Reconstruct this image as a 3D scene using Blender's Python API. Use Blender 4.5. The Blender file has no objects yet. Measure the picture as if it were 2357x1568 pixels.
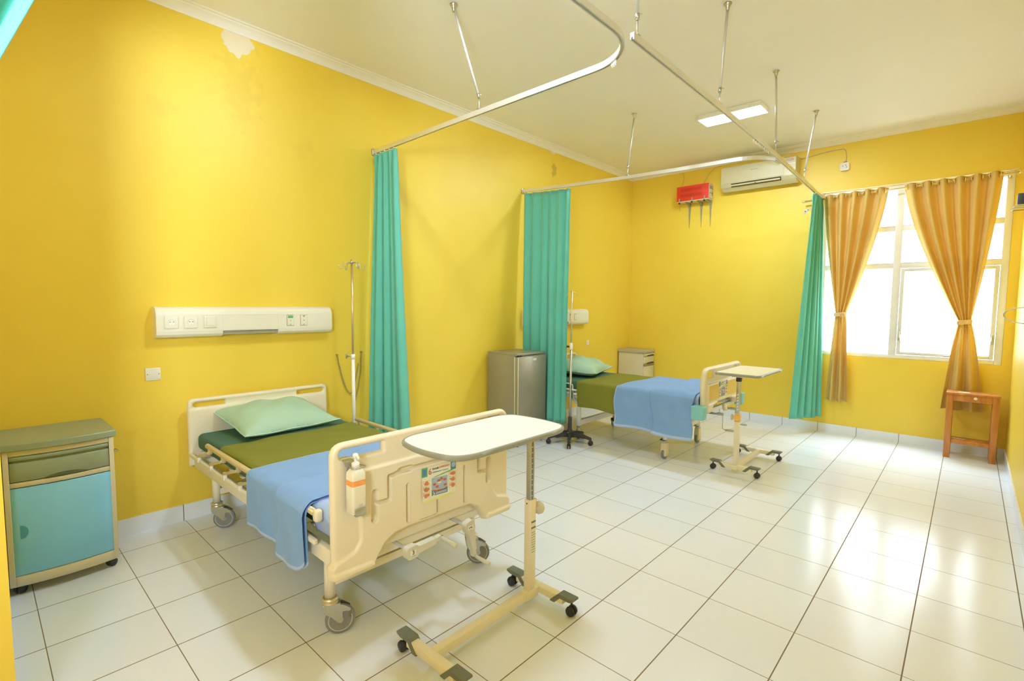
import bpy, bmesh, math, random
import numpy as np
from mathutils import Vector, Matrix
random.seed(7)
rng = np.random.default_rng(7)
sc = bpy.context.scene
col = sc.collection
PI = math.pi

# ------------------------------------------------------------------ camera
F_PX = 1147.1
YAW, PITCH, ROLL = -0.7434, -0.0723, 0.0078
CAM = Vector((3.990, -0.158, 1.532))
cy_, sy_ = math.cos(YAW), math.sin(YAW)
cp_, sp_ = math.cos(PITCH), math.sin(PITCH)
fwd = Vector((sy_*cp_, cy_*cp_, sp_))
rgt = Vector((cy_, -sy_, 0))
up = rgt.cross(fwd)
c_, s_ = math.cos(ROLL), math.sin(ROLL)
rgt, up = c_*rgt + s_*up, -s_*rgt + c_*up
cd = bpy.data.cameras.new('camera')
cam = bpy.data.objects.new('camera', cd)
col.objects.link(cam)
cd.sensor_width = 36.0
cd.lens = F_PX/2357*36.0
cd.clip_start = 0.02
M = Matrix((rgt, up, -fwd)).transposed().to_4x4()
M.translation = CAM
cam.matrix_world = M
sc.camera = cam

# ------------------------------------------------------------------ light
sc.view_settings.view_transform = 'Standard'
sc.view_settings.look = 'None'
sc.view_settings.gamma = 1.0
sc.view_settings.use_curve_mapping = False
sc.view_settings.exposure = 0.38
sc.cycles.max_bounces = 16
sc.cycles.diffuse_bounces = 10
sc.cycles.glossy_bounces = 6
sc.cycles.use_denoising = True
sc.cycles.sample_clamp_indirect = 6.0
sc.cycles.caustics_reflective = False
w = bpy.data.worlds.new('daylight')
sc.world = w
w.use_nodes = True
wb = w.node_tree.nodes['Background']
# a plain overcast sky: white near the horizon, brighter and bluer overhead
wn_, wl_ = w.node_tree.nodes, w.node_tree.links
w_tc = wn_.new('ShaderNodeTexCoord'); w_sep = wn_.new('ShaderNodeSeparateXYZ'); w_rmp = wn_.new('ShaderNodeValToRGB')
wl_.new(w_tc.outputs['Generated'], w_sep.inputs[0]); wl_.new(w_sep.outputs['Z'], w_rmp.inputs[0]); wl_.new(w_rmp.outputs[0], wb.inputs[0])
w_e = w_rmp.color_ramp.elements
w_e[0].position = 0.66; w_e[0].color = (0.174, 0.194, 0.222, 1)
w_e[1].position = 0.88; w_e[1].color = (0.66, 0.84, 1.0, 1)
wb.inputs[1].default_value = 32.0
sc.cycles.adaptive_threshold = 0.02

def area(name, loc, rot, sx, sy, power, color=(1, 1, 1), portal=False):
    l = bpy.data.lights.new(name, 'AREA')
    l.shape = 'RECTANGLE'; l.size = sx; l.size_y = sy; l.energy = power; l.color = color
    o = bpy.data.objects.new(name, l); col.objects.link(o)
    o.location = loc; o.rotation_euler = rot
    if portal: l.cycles.is_portal = True
    return o
area('window_daylight', (3.42, 7.16, 1.92), (-PI/2, 0, 0), 1.7, 2.0, 1, portal=True)
LAMP_E = 145.0      # emission of the ceiling tubes
FILL = area('added_fill_light', (4.12, -1.25, 2.0), Vector((-0.84, 0.42, 0.36)).to_track_quat('-Z', 'Y').to_euler(), 0.55, 0.55, 56, (0.84, 1.0, 1.2))  # unseen light added behind the camera; throws rail shadows, aimed to spare the floor
FILL.data.spread = math.radians(125)

# ------------------------------------------------------------------ room numbers
XR, YF, ZC = 4.32, 6.93, 3.52
YN = -0.111
Z_RAIL = 2.87

# ------------------------------------------------------------------ materials
MATS = {}
def mat(name, colr, rough=0.5, metal=0.0, spec=0.5, noise=0.0, nscale=8.0, bump=0.0, bscale=200.0, trans=0.0, emit=0.0, emitc=None, sheen=0.0, coat=0.0, ior=None):
    if name in MATS: return MATS[name]
    m = bpy.data.materials.new(name); m.use_nodes = True
    nt = m.node_tree; b = nt.nodes['Principled BSDF']
    c = (*colr, 1)
    b.inputs['Base Color'].default_value = c
    b.inputs['Roughness'].default_value = rough
    b.inputs['Metallic'].default_value = metal
    b.inputs['Specular IOR Level'].default_value = spec
    b.inputs['Coat Weight'].default_value = coat
    if sheen: b.inputs['Sheen Weight'].default_value = sheen
    if trans: b.inputs['Transmission Weight'].default_value = trans
    if ior: b.inputs['IOR'].default_value = ior
    if emit:
        b.inputs['Emission Color'].default_value = (*(emitc or colr), 1)
        b.inputs['Emission Strength'].default_value = emit
    tc = nt.nodes.new('ShaderNodeTexCoord')
    n = nt.nodes.new('ShaderNodeTexNoise'); n.inputs['Scale'].default_value = nscale; n.inputs['Detail'].default_value = 5
    nt.links.new(tc.outputs['Object'], n.inputs['Vector'])
    if noise:
        mx = nt.nodes.new('ShaderNodeMix'); mx.data_type = 'RGBA'
        mx.inputs['A'].default_value = tuple(v*(1-noise) for v in colr)+(1,)
        mx.inputs['B'].default_value = tuple(min(1, v*(1+noise)) for v in colr)+(1,)
        nt.links.new(n.outputs['Fac'], mx.inputs['Factor'])
        nt.links.new(mx.outputs['Result'], b.inputs['Base Color'])
    if bump:
        n2 = nt.nodes.new('ShaderNodeTexNoise'); n2.inputs['Scale'].default_value = bscale; n2.inputs['Detail'].default_value = 3
        nt.links.new(tc.outputs['Object'], n2.inputs['Vector'])
        bp = nt.nodes.new('ShaderNodeBump'); bp.inputs['Strength'].default_value = bump; bp.inputs['Distance'].default_value = 0.002
        nt.links.new(n2.outputs['Fac'], bp.inputs['Height'])
        nt.links.new(bp.outputs['Normal'], b.inputs['Normal'])
    MATS[name] = m
    return m

def math_node(nt, op, a, b=None, clamp=False):
    n = nt.nodes.new('ShaderNodeMath'); n.operation = op; n.use_clamp = clamp
    for i, v in enumerate((a, b)):
        if v is None: continue
        if isinstance(v, (int, float)): n.inputs[i].default_value = v
        else: nt.links.new(v, n.inputs[i])
    return n.outputs[0]

YELLOW = (0.82, 0.605, 0.07)
def wall_material(name, patches=(), stains=()):
    """yellow satin paint, mottled; patches = bare plaster blobs (y, z, ry, rz), stains = dirty streaks"""
    m = bpy.data.materials.new(name); m.use_nodes = True
    nt = m.node_tree; b = nt.nodes['Principled BSDF']; L = nt.links.new
    tc = nt.nodes.new('ShaderNodeTexCoord')
    sep = nt.nodes.new('ShaderNodeSeparateXYZ'); L(tc.outputs['Object'], sep.inputs[0])
    mp = nt.nodes.new('ShaderNodeMapping'); mp.inputs['Scale'].default_value = (1, 1, 0.7)
    L(tc.outputs['Object'], mp.inputs[0])
    n = nt.nodes.new('ShaderNodeTexNoise'); n.inputs['Scale'].default_value = 1.5; n.inputs['Detail'].default_value = 7
    L(mp.outputs[0], n.inputs['Vector'])
    r = nt.nodes.new('ShaderNodeValToRGB'); L(n.outputs['Fac'], r.inputs[0])
    e = r.color_ramp.elements
    e[0].position = 0.3; e[0].color = (YELLOW[0]*0.985, YELLOW[1]*0.97, YELLOW[2]*0.88, 1)
    e[1].position = 0.7; e[1].color = (YELLOW[0]*1.015, YELLOW[1]*1.025, YELLOW[2]*1.15, 1)
    cur = r.outputs['Color']
    n2 = nt.nodes.new('ShaderNodeTexNoise'); n2.inputs['Scale'].default_value = 14; n2.inputs['Detail'].default_value = 8
    L(tc.outputs['Object'], n2.inputs['Vector'])
    def blob(py, pz, ry, rz, edge, amt):
        dy = math_node(nt, 'DIVIDE', math_node(nt, 'SUBTRACT', sep.outputs[1], py), ry)
        dz = math_node(nt, 'DIVIDE', math_node(nt, 'SUBTRACT', sep.outputs[2], pz), rz)
        d = math_node(nt, 'SQRT', math_node(nt, 'ADD', math_node(nt, 'MULTIPLY', dy, dy), math_node(nt, 'MULTIPLY', dz, dz)))
        d = math_node(nt, 'ADD', d, math_node(nt, 'MULTIPLY', math_node(nt, 'SUBTRACT', n2.outputs['Fac'], 0.5), amt))
        f = math_node(nt, 'SUBTRACT', 1.0, d)
        return math_node(nt, 'MULTIPLY', f, edge, clamp=True)
    for (py, pz, ry, rz, k) in stains:
        f = math_node(nt, 'MULTIPLY', blob(py, pz, ry, rz, 2.0, 3.2), k)
        mx = nt.nodes.new('ShaderNodeMix'); mx.data_type = 'RGBA'; L(f, mx.inputs['Factor']); L(cur, mx.inputs['A'])
        mx.inputs['B'].default_value = (0.42, 0.29, 0.05, 1); cur = mx.outputs['Result']
    for (py, pz, ry, rz) in patches:
        f = blob(py, pz, ry, rz, 14.0, 1.3)
        mx = nt.nodes.new('ShaderNodeMix'); mx.data_type = 'RGBA'; L(f, mx.inputs['Factor']); L(cur, mx.inputs['A'])
        mx.inputs['B'].default_value = (0.80, 0.72, 0.52, 1); cur = mx.outputs['Result']
    L(cur, b.inputs['Base Color'])
    b.inputs['Roughness'].default_value = 0.42
    b.inputs['Specular IOR Level'].default_value = 0.35
    n3 = nt.nodes.new('ShaderNodeTexNoise'); n3.inputs['Scale'].default_value = 45; n3.inputs['Detail'].default_value = 4
    L(tc.outputs['Object'], n3.inputs['Vector'])
    bp = nt.nodes.new('ShaderNodeBump'); bp.inputs['Strength'].default_value = 0.12; bp.inputs['Distance'].default_value = 0.004
    L(n3.outputs['Fac'], bp.inputs['Height']); L(bp.outputs['Normal'], b.inputs['Normal'])
    return m

def tile_material(name, ox, oy, size, base=(0.78, 0.83, 0.93), rough=0.17, axes=(0, 1)):
    m = bpy.data.materials.new(name); m.use_nodes = True
    nt = m.node_tree; b = nt.nodes['Principled BSDF']; L = nt.links.new
    tc = nt.nodes.new('ShaderNodeTexCoord'); sep = nt.nodes.new('ShaderNodeSeparateXYZ'); L(tc.outputs['Object'], sep.inputs[0])
    def line(s, o, wd):
        if o is None: return None
        v = math_node(nt, 'DIVIDE', math_node(nt, 'SUBTRACT', s, o-100*size), size)
        fr = math_node(nt, 'FRACT', v)
        d = math_node(nt, 'MINIMUM', fr, math_node(nt, 'SUBTRACT', 1.0, fr))
        return math_node(nt, 'LESS_THAN', d, wd/size/2)
    a = line(sep.outputs[axes[0]], ox, 0.0052)
    c = line(sep.outputs[axes[1]], oy, 0.0036) if oy is not None else None
    g = a if c is None else math_node(nt, 'MAXIMUM', a, c)
    n = nt.nodes.new('ShaderNodeTexNoise'); n.inputs['Scale'].default_value = 1.7; n.inputs['Detail'].default_value = 4
    L(tc.outputs['Object'], n.inputs['Vector'])
    # every tile a slightly different shade
    wn = nt.nodes.new('ShaderNodeTexWhiteNoise'); wn.noise_dimensions = '2D'
    cb = nt.nodes.new('ShaderNodeCombineXYZ')
    L(math_node(nt, 'FLOOR', math_node(nt, 'DIVIDE', math_node(nt, 'SUBTRACT', sep.outputs[axes[0]], ox), size)), cb.inputs[0])
    if oy is not None:
        L(math_node(nt, 'FLOOR', math_node(nt, 'DIVIDE', math_node(nt, 'SUBTRACT', sep.outputs[axes[1]], oy), size)), cb.inputs[1])
    L(cb.outputs[0], wn.inputs['Vector'])
    t = math_node(nt, 'ADD', math_node(nt, 'MULTIPLY', n.outputs['Fac'], 0.5), math_node(nt, 'MULTIPLY', wn.outputs['Value'], 0.5))
    mx = nt.nodes.new('ShaderNodeMix'); mx.data_type = 'RGBA'; L(t, mx.inputs['Factor'])
    mx.inputs['A'].default_value = (base[0]*.955, base[1]*.955, base[2]*.94, 1); mx.inputs['B'].default_value = (base[0]*1.03, base[1]*1.03, base[2]*1.03, 1)
    m2 = nt.nodes.new('ShaderNodeMix'); m2.data_type = 'RGBA'; L(g, m2.inputs['Factor']); L(mx.outputs['Result'], m2.inputs['A'])
    m2.inputs['B'].default_value = (0.20, 0.15, 0.09, 1)
    L(m2.outputs['Result'], b.inputs['Base Color'])
    rr = math_node(nt, 'ADD', math_node(nt, 'MULTIPLY', g, 0.6), rough)
    L(rr, b.inputs['Roughness'])
    b.inputs['Specular IOR Level'].default_value = 0.34
    bp = nt.nodes.new('ShaderNodeBump'); bp.inputs['Strength'].default_value = 0.5; bp.inputs['Distance'].default_value = 0.001
    L(math_node(nt, 'SUBTRACT', 1.0, g), bp.inputs['Height'])
    n4 = nt.nodes.new('ShaderNodeTexNoise'); n4.inputs['Scale'].default_value = 9; n4.inputs['Detail'].default_value = 1
    L(tc.outputs['Object'], n4.inputs['Vector'])
    b2 = nt.nodes.new('ShaderNodeBump'); b2.inputs['Strength'].default_value = 0.12; b2.inputs['Distance'].default_value = 0.002
    L(n4.outputs['Fac'], b2.inputs['Height']); L(bp.outputs['Normal'], b2.inputs['Normal'])
    L(b2.outputs['Normal'], b.inputs['Normal'])
    return m

M_CREAM = mat('cream_bed_plastic', (0.80, 0.72, 0.52), 0.38, noise=0.03, nscale=4)
M_CREAMPAINT = mat('cream_painted_steel', (0.82, 0.77, 0.61), 0.35, noise=0.05, nscale=9)
M_WHITEPAINT = mat('white_painted_steel', (0.85, 0.84, 0.80), 0.35, noise=0.04, nscale=9)
M_STEEL = mat('brushed_steel', (0.56, 0.56, 0.53), 0.33, metal=1.0, noise=0.06, nscale=30)
M_BRASS = mat('zinc_plated_metal', (0.72, 0.66, 0.48), 0.35, metal=0.9, noise=0.1, nscale=40)
M_ALU = mat('satin_aluminium', (0.80, 0.80, 0.78), 0.33, metal=0.75, noise=0.03)
M_GOLDALU = mat('champagne_aluminium', (0.66, 0.56, 0.32), 0.35, metal=0.35, noise=0.04)
M_GREYRUB = mat('grey_rubber', (0.24, 0.25, 0.25), 0.6, noise=0.1, nscale=20)
M_GREYWHEEL = mat('light_grey_wheel', (0.56, 0.58, 0.56), 0.5, noise=0.1, nscale=20)
M_BLACK = mat('black_plastic', (0.03, 0.03, 0.035), 0.5, noise=0.2, nscale=20)
M_DARK = mat('dark_gap', (0.05, 0.04, 0.02), 0.7)
M_GREYPL = mat('grey_green_plastic', (0.16, 0.18, 0.15), 0.45, noise=0.06)
M_EDGE = mat('grey_edge_band', (0.30, 0.31, 0.25), 0.45, noise=0.05)
M_TABLEWHITE = mat('white_laminate', (0.90, 0.90, 0.88), 0.4, noise=0.01)
M_TABLECREAM = mat('cream_laminate', (0.78, 0.73, 0.55), 0.4, noise=0.02)
M_TEAL = mat('teal_curtain_cloth', (0.125, 0.50, 0.40), 0.85, noise=0.08, nscale=5, bump=0.25, bscale=400, sheen=0.2)
M_MINT = mat('mint_pillow_cloth', (0.40, 0.58, 0.43), 0.9, noise=0.05, nscale=7, bump=0.35, bscale=300)
M_GREENSHEET = mat('dark_green_sheet', (0.055, 0.15, 0.105), 0.8, noise=0.12, nscale=6, bump=0.3, bscale=250)
M_OLIVE = mat('olive_draw_sheet', (0.20, 0.205, 0.022), 0.75, noise=0.10, nscale=6, bump=0.3, bscale=250)
M_BLUE = mat('light_blue_fleece', (0.21, 0.39, 0.74), 0.95, noise=0.10, nscale=9, bump=0.6, bscale=500, sheen=0.12)
M_BLUEHEM = mat('pale_blue_hem', (0.42, 0.55, 0.85), 0.95, noise=0.08, bump=0.5, bscale=500)
M_WHITEPL = mat('white_plastic', (0.86, 0.85, 0.80), 0.35, noise=0.02)
M_IVORY = mat('ivory_panel', (0.80, 0.78, 0.66), 0.32, noise=0.02)
M_RED = mat('red_painted_steel', (0.72, 0.045, 0.02), 0.4, noise=0.08)
M_DARKRED = mat('dark_red_slot', (0.35, 0.02, 0.015), 0.6)
M_FRAMEW = mat('white_window_frame', (0.82, 0.83, 0.82), 0.4, noise=0.04, nscale=12)
M_CREAMCAB = mat('cream_cabinet_plastic', (0.64, 0.58, 0.39), 0.4, noise=0.05)
M_GREENCAB = mat('grey_green_cabinet_plastic', (0.30, 0.36, 0.24), 0.38, noise=0.06, nscale=6)
M_BLUECAB = mat('sky_blue_cabinet_plastic', (0.24, 0.60, 0.88), 0.35, noise=0.05, nscale=5)
M_BLUEBUMP = mat('sky_blue_bumper', (0.24, 0.58, 0.64), 0.4, noise=0.04)
M_FRIDGE = mat('silver_grey_fridge_paint', (0.34, 0.32, 0.24), 0.28, metal=0.35, noise=0.05)
M_AMBER = mat('amber_plastic', (0.85, 0.50, 0.12), 0.35, noise=0.05)
M_PANELAMB = mat('amber_board_panel', (0.80, 0.58, 0.16), 0.3, noise=0.1, nscale=6)
M_ORANGE = mat('orange_print', (0.90, 0.36, 0.10), 0.5, noise=0.15, nscale=60)
M_GREENPR = mat('green_print', (0.12, 0.42, 0.16), 0.5, noise=0.2, nscale=60)
M_BLUEPR = mat('blue_print', (0.10, 0.24, 0.42), 0.5, noise=0.1, nscale=60)
M_PALEBLUEPR = mat('pale_blue_print', (0.36, 0.50, 0.62), 0.5, noise=0.1, nscale=60)
M_REDPR = mat('red_print', (0.62, 0.12, 0.06), 0.5, noise=0.15, nscale=60)
M_SKINPR = mat('brown_orange_print', (0.60, 0.22, 0.09), 0.5, noise=0.3, nscale=90)
M_PAPER = mat('printed_paper', (0.80, 0.80, 0.62), 0.5, noise=0.05, nscale=30)
M_YELLOWPR = mat('yellow_green_print', (0.74, 0.78, 0.28), 0.5, noise=0.1, nscale=40)
M_INK = mat('dark_ink', (0.10, 0.08, 0.05), 0.6)
M_GREYINK = mat('grey_ink', (0.34, 0.33, 0.26), 0.6)
M_TUBE = mat('lit_lamp_tube', (1, 1, 1), 0.5, emit=LAMP_E, emitc=(0.84, 1.0, 1.18))
M_WHITECEIL = mat('white_ceiling_paint', (0.84, 0.83, 0.78), 0.7, spec=0.2, noise=0.025, nscale=1.3)
M_CHAIN = mat('dull_chain_metal', (0.42, 0.40, 0.24), 0.4, metal=0.7)

def wood(name, c1, c2):
    m = bpy.data.materials.new(name); m.use_nodes = True
    nt = m.node_tree; b = nt.nodes['Principled BSDF']; L = nt.links.new
    tc = nt.nodes.new('ShaderNodeTexCoord'); mp = nt.nodes.new('ShaderNodeMapping'); mp.inputs['Scale'].default_value = (14, 14, 1.6)
    L(tc.outputs['Object'], mp.inputs[0])
    n = nt.nodes.new('ShaderNodeTexNoise'); n.inputs['Scale'].default_value = 2.5; n.inputs['Detail'].default_value = 6; L(mp.outputs[0], n.inputs['Vector'])
    r = nt.nodes.new('ShaderNodeValToRGB'); L(n.outputs['Fac'], r.inputs[0])
    r.color_ramp.elements[0].position = .35; r.color_ramp.elements[0].color = (*c1, 1)
    r.color_ramp.elements[1].position = .7; r.color_ramp.elements[1].color = (*c2, 1)
    L(r.outputs['Color'], b.inputs['Base Color']); b.inputs['Roughness'].default_value = 0.35
    return m
M_WOOD = wood('varnished_wood', (0.42, 0.15, 0.03), (0.60, 0.25, 0.05))

def cloth_translucent(name, c, k=0.45):
    m = bpy.data.materials.new(name); m.use_nodes = True
    nt = m.node_tree; b = nt.nodes['Principled BSDF']; L = nt.links.new
    b.inputs['Base Color'].default_value = (*c, 1); b.inputs['Roughness'].default_value = 0.85
    b.inputs['Specular IOR Level'].default_value = 0.15
    tc = nt.nodes.new('ShaderNodeTexCoord')
    n = nt.nodes.new('ShaderNodeTexNoise'); n.inputs['Scale'].default_value = 350; L(tc.outputs['Object'], n.inputs['Vector'])
    bp = nt.nodes.new('ShaderNodeBump'); bp.inputs['Strength'].default_value = 0.2; bp.inputs['Distance'].default_value = 0.001
    L(n.outputs['Fac'], bp.inputs['Height']); L(bp.outputs['Normal'], b.inputs['Normal'])
    t = nt.nodes.new('ShaderNodeBsdfTranslucent'); t.inputs['Color'].default_value = (*c, 1)
    mx = nt.nodes.new('ShaderNodeMixShader'); mx.inputs[0].default_value = k
    L(b.outputs[0], mx.inputs[1]); L(t.outputs[0], mx.inputs[2])
    L(mx.outputs[0], nt.nodes['Material Output'].inputs['Surface'])
    return m
M_ORCURT = cloth_translucent('tan_orange_curtain_cloth', (0.76, 0.56, 0.20), 0.22)
def glass_mat():
    m = bpy.data.materials.new('window_glass'); m.use_nodes = True
    nt = m.node_tree; L = nt.links.new
    for n in list(nt.nodes):
        if n.type == 'BSDF_PRINCIPLED': nt.nodes.remove(n)
    t = nt.nodes.new('ShaderNodeBsdfTransparent'); t.inputs[0].default_value = (0.97, 0.98, 0.98, 1)
    g = nt.nodes.new('ShaderNodeBsdfGlossy'); g.inputs['Roughness'].default_value = 0.03
    mx = nt.nodes.new('ShaderNodeMixShader'); mx.inputs[0].default_value = 0.05
    L(t.outputs[0], mx.inputs[1]); L(g.outputs[0], mx.inputs[2]); L(mx.outputs[0], nt.nodes['Material Output'].inputs['Surface'])
    return m
M_GLASS = glass_mat()

# ------------------------------------------------------------------ mesh builder
def V(*a): return Vector(a)
class MB:
    def __init__(s, m=None):
        s.bm = bmesh.new(); s.mats = []; s.mi = 0
        if m: s.use(m)
    def use(s, m):
        if m not in s.mats: s.mats.append(m)
        s.mi = s.mats.index(m); return s
    def _setmi(s, faces, smooth=False):
        for f in faces: f.material_index = s.mi; f.smooth = smooth
    def box(s, x0, x1, y0, y1, z0, z1, bev=0.0, seg=2, rot=None, piv=None):
        n0 = len(s.bm.verts); 
        r = bmesh.ops.create_cube(s.bm, size=1.0)
        vs = r['verts']
        for v in vs:
            v.co = V(x0+(v.co.x+.5)*(x1-x0), y0+(v.co.y+.5)*(y1-y0), z0+(v.co.z+.5)*(z1-z0))
        fs = set(f for v in vs for f in v.link_faces)
        if bev > 0:
            es = list(set(e for v in vs for e in v.link_edges))
            rr = bmesh.ops.bevel(s.bm, geom=es, offset=bev, segments=seg, affect='EDGES', profile=0.5)
            fs = set(f for f in rr['faces']) | set(f for f in fs if f.is_valid)
            vs = list(set(v for f in fs for v in f.verts))
            fs = set(f for v in vs for f in v.link_faces)
        s._setmi(fs, bev > 0)
        if rot is not None:
            p = Vector(piv) if piv else V((x0+x1)/2, (y0+y1)/2, (z0+z1)/2)
            R = rot if isinstance(rot, Matrix) else Matrix.Rotation(rot[0], 3, rot[1])
            for v in vs: v.co = R @ (v.co-p) + p
        return vs
    def loft(s, rings, cap=True, closed=True, smooth=True):
        bm = s.bm; R = [[bm.verts.new(p) for p in r] for r in rings]; fs = []
        n = len(R[0])
        for a, b in zip(R[:-1], R[1:]):
            for i in range(n if closed else n-1):
                j = (i+1) % n
                try: fs.append(bm.faces.new((a[i], a[j], b[j], b[i])))
                except ValueError: pass
        s._setmi(fs, smooth)
        if cap:
            c = [bm.faces.new(list(reversed(R[0]))), bm.faces.new(R[-1])]
            s._setmi(c, False)
        return R
    def tube(s, pts, r, n=12, cap=True, closed=False, flat=None):
        """tube along points; r radius or list; flat=(scale u, scale v) for an oval"""
        P = [Vector(p) for p in pts]; k = len(P)
        rs = r if isinstance(r, (list, tuple)) else [r]*k
        T = []
        for i in range(k):
            if closed: t = P[(i+1) % k]-P[i-1]
            else: t = P[min(i+1, k-1)]-P[max(i-1, 0)]
            T.append(t.normalized())
        up = V(0, 0, 1) if abs(T[0].z) < .9 else V(1, 0, 0)
        u = T[0].cross(up).normalized(); rings = []
        for i in range(k):
            u = (u - T[i]*u.dot(T[i]))
            u = u.normalized() if u.length > 1e-6 else T[i].orthogonal().normalized()
            v = T[i].cross(u)
            fu, fv = flat or (1, 1)
            rings.append([P[i]+(u*math.cos(a)*fu+v*math.sin(a)*fv)*rs[i] for a in [2*PI*j/n for j in range(n)]])
        if closed: rings.append(rings[0]); return s._closed(rings)
        return s.loft(rings, cap)
    def _closed(s, rings):
        bm = s.bm; R = [[bm.verts.new(p) for p in r] for r in rings[:-1]]; n = len(R[0]); fs = []
        for i in range(len(R)):
            a, b = R[i], R[(i+1) % len(R)]
            for j in range(n): fs.append(bm.faces.new((a[j], a[(j+1) % n], b[(j+1) % n], b[j])))
        s._setmi(fs, True)
    def lathe(s, prof, c, axis='z', n=24, smooth=True):
        """prof: (radius, height) list"""
        ax = {'x': V(1, 0, 0), 'y': V(0, 1, 0), 'z': V(0, 0, 1)}[axis] if isinstance(axis, str) else Vector(axis).normalized()
        u = ax.orthogonal().normalized(); v = ax.cross(u); c = Vector(c)
        rings = [[c+ax*h+(u*math.cos(a)+v*math.sin(a))*max(r, 1e-5) for a in [2*PI*j/n for j in range(n)]] for r, h in prof]
        return s.loft(rings, True, True, smooth)
    def bar(s, a, b, w, h, up=(0, 0, 1), bev=0.0):
        a, b = Vector(a), Vector(b); t = (b-a); L = t.length; t.normalize()
        u = Vector(up); sd = t.cross(u)
        if sd.length < 1e-4: sd = t.cross(V(1, 0, 0))
        sd.normalize(); u = sd.cross(t)
        R = Matrix((t, sd, u)).transposed()
        vs = s.box(0, L, -w/2, w/2, -h/2, h/2, bev)
        for v in vs: v.co = R @ v.co + a
        return vs
    def prism(s, poly, d0, d1, place, smooth=False):
        """poly in (u,v), extruded from d0 to d1, place(u,v,w)->xyz"""
        bm = s.bm; A = [bm.verts.new(place(u, v, d0)) for u, v in poly]; B = [bm.verts.new(place(u, v, d1)) for u, v in poly]
        fs = [bm.faces.new(A), bm.faces.new(list(reversed(B)))]; n = len(poly)
        s._setmi(fs, False); sd = []
        for i in range(n):
            j = (i+1) % n; sd.append(bm.faces.new((A[j], A[i], B[i], B[j])))
        s._setmi(sd, smooth); return A+B
    def grid(s, P, smooth=True, mifn=None):
        """P: array [i][j] of points"""
        bm = s.bm; n, m = len(P), len(P[0]); Q = [[bm.verts.new(p) for p in r] for r in P]
        for i in range(n-1):
            for j in range(m-1):
                f = bm.faces.new((Q[i][j], Q[i+1][j], Q[i+1][j+1], Q[i][j+1])); f.smooth = smooth
                f.material_index = mifn(i, j) if mifn else s.mi
        return Q
    def text(s, string, size, place, weight=0.0, align='CENTER'):
        """flat lettering; place(u,v)->xyz"""
        cu = bpy.data.curves.new('tmp', 'FONT'); cu.body = string; cu.size = size; cu.align_x = align; cu.align_y = 'CENTER'; cu.offset = weight
        cu.resolution_u = 2
        o = bpy.data.objects.new('tmp', cu); col.objects.link(o)
        dg = bpy.context.evaluated_depsgraph_get(); me = bpy.data.meshes.new_from_object(o.evaluated_get(dg))
        vs = [s.bm.verts.new(place(v.co.x, v.co.y)) for v in me.vertices]
        for p in me.polygons:
            try: f = s.bm.faces.new([vs[i] for i in p.vertices]); f.material_index = s.mi
            except ValueError: pass
        bpy.data.objects.remove(o); bpy.data.meshes.remove(me); bpy.data.curves.remove(cu)
    def build(s, name, parent=None, m=None, mods=()):
        if m: s.mats = [m]
        # the thing's base: parts are stored relative to their root
        root = parent
        while root is not None and root.parent is not None: root = root.parent
        bmesh.ops.recalc_face_normals(s.bm, faces=s.bm.faces) if 'norecalc' not in mods else None
        me = bpy.data.meshes.new(name)
        co = [v.co for v in s.bm.verts]
        if root is not None: off = Vector(root.location)
        else:
            x = [c.x for c in co]; y = [c.y for c in co]; z = [c.z for c in co]
            off = V((min(x)+max(x))/2, (min(y)+max(y))/2, min(z))
            if 'world' in mods: off = V(0, 0, 0)
        for v in s.bm.verts: v.co = v.co - off
        s.bm.to_mesh(me); s.bm.free()
        for q in s.mats: me.materials.append(q)
        o = bpy.data.objects.new(name, me); col.objects.link(o)
        if parent is not None: o.parent = parent
        else: o.location = off
        for q in mods:
            if isinstance(q, tuple) and q[0] == 'solid':
                md = o.modifiers.new('thickness', 'SOLIDIFY'); md.thickness = q[1]; md.offset = q[2] if len(q) > 2 else 0
            if isinstance(q, tuple) and q[0] == 'subd':
                md = o.modifiers.new('smooth', 'SUBSURF'); md.levels = q[1]; md.render_levels = q[1]
        return o

def tag(o, label=None, cat=None, group=None, kind=None):
    if label: o['label'] = label
    if cat: o['category'] = cat
    if group: o['group'] = group
    if kind: o['kind'] = kind
    return o
def thing(name, loc, label, cat, group=None):
    o = bpy.data.objects.new(name, None); col.objects.link(o); o.location = loc; o.empty_display_size = 0.1
    return tag(o, label, cat, group)
def struct(name, mb, label=None, mods=('world',)):
    return tag(mb.build(name, None, mods=mods), label=label, kind='structure')

def arc(c, r, a0, a1, n=8, plane='xy', z=0):
    out = []
    for i in range(n+1):
        a = a0+(a1-a0)*i/n; out.append((c[0]+r*math.cos(a), c[1]+r*math.sin(a)))
    return out
def rpoly(pts, rad):
    """fillet polygon corners; rad scalar or list"""
    out = []; n = len(pts); rr = rad if isinstance(rad, (list, tuple)) else [rad]*n
    for i in range(n):
        p = Vector(pts[i]); a = Vector(pts[i-1])-p; b = Vector(pts[(i+1) % n])-p; r = rr[i]
        if r <= 0: out.append(tuple(p)); continue
        la, lb = a.length, b.length; a.normalize(); b.normalize()
        ang = a.angle(b)
        if ang > PI-0.02: out.append(tuple(p)); continue
        t = min(r/math.tan(ang/2), la*.49, lb*.49)
        for k in range(7):
            s = k/6; q = (p+a*t)*(1-s)**2 + p*2*s*(1-s) + (p+b*t)*s*s
            out.append((q.x, q.y))
    return out

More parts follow.
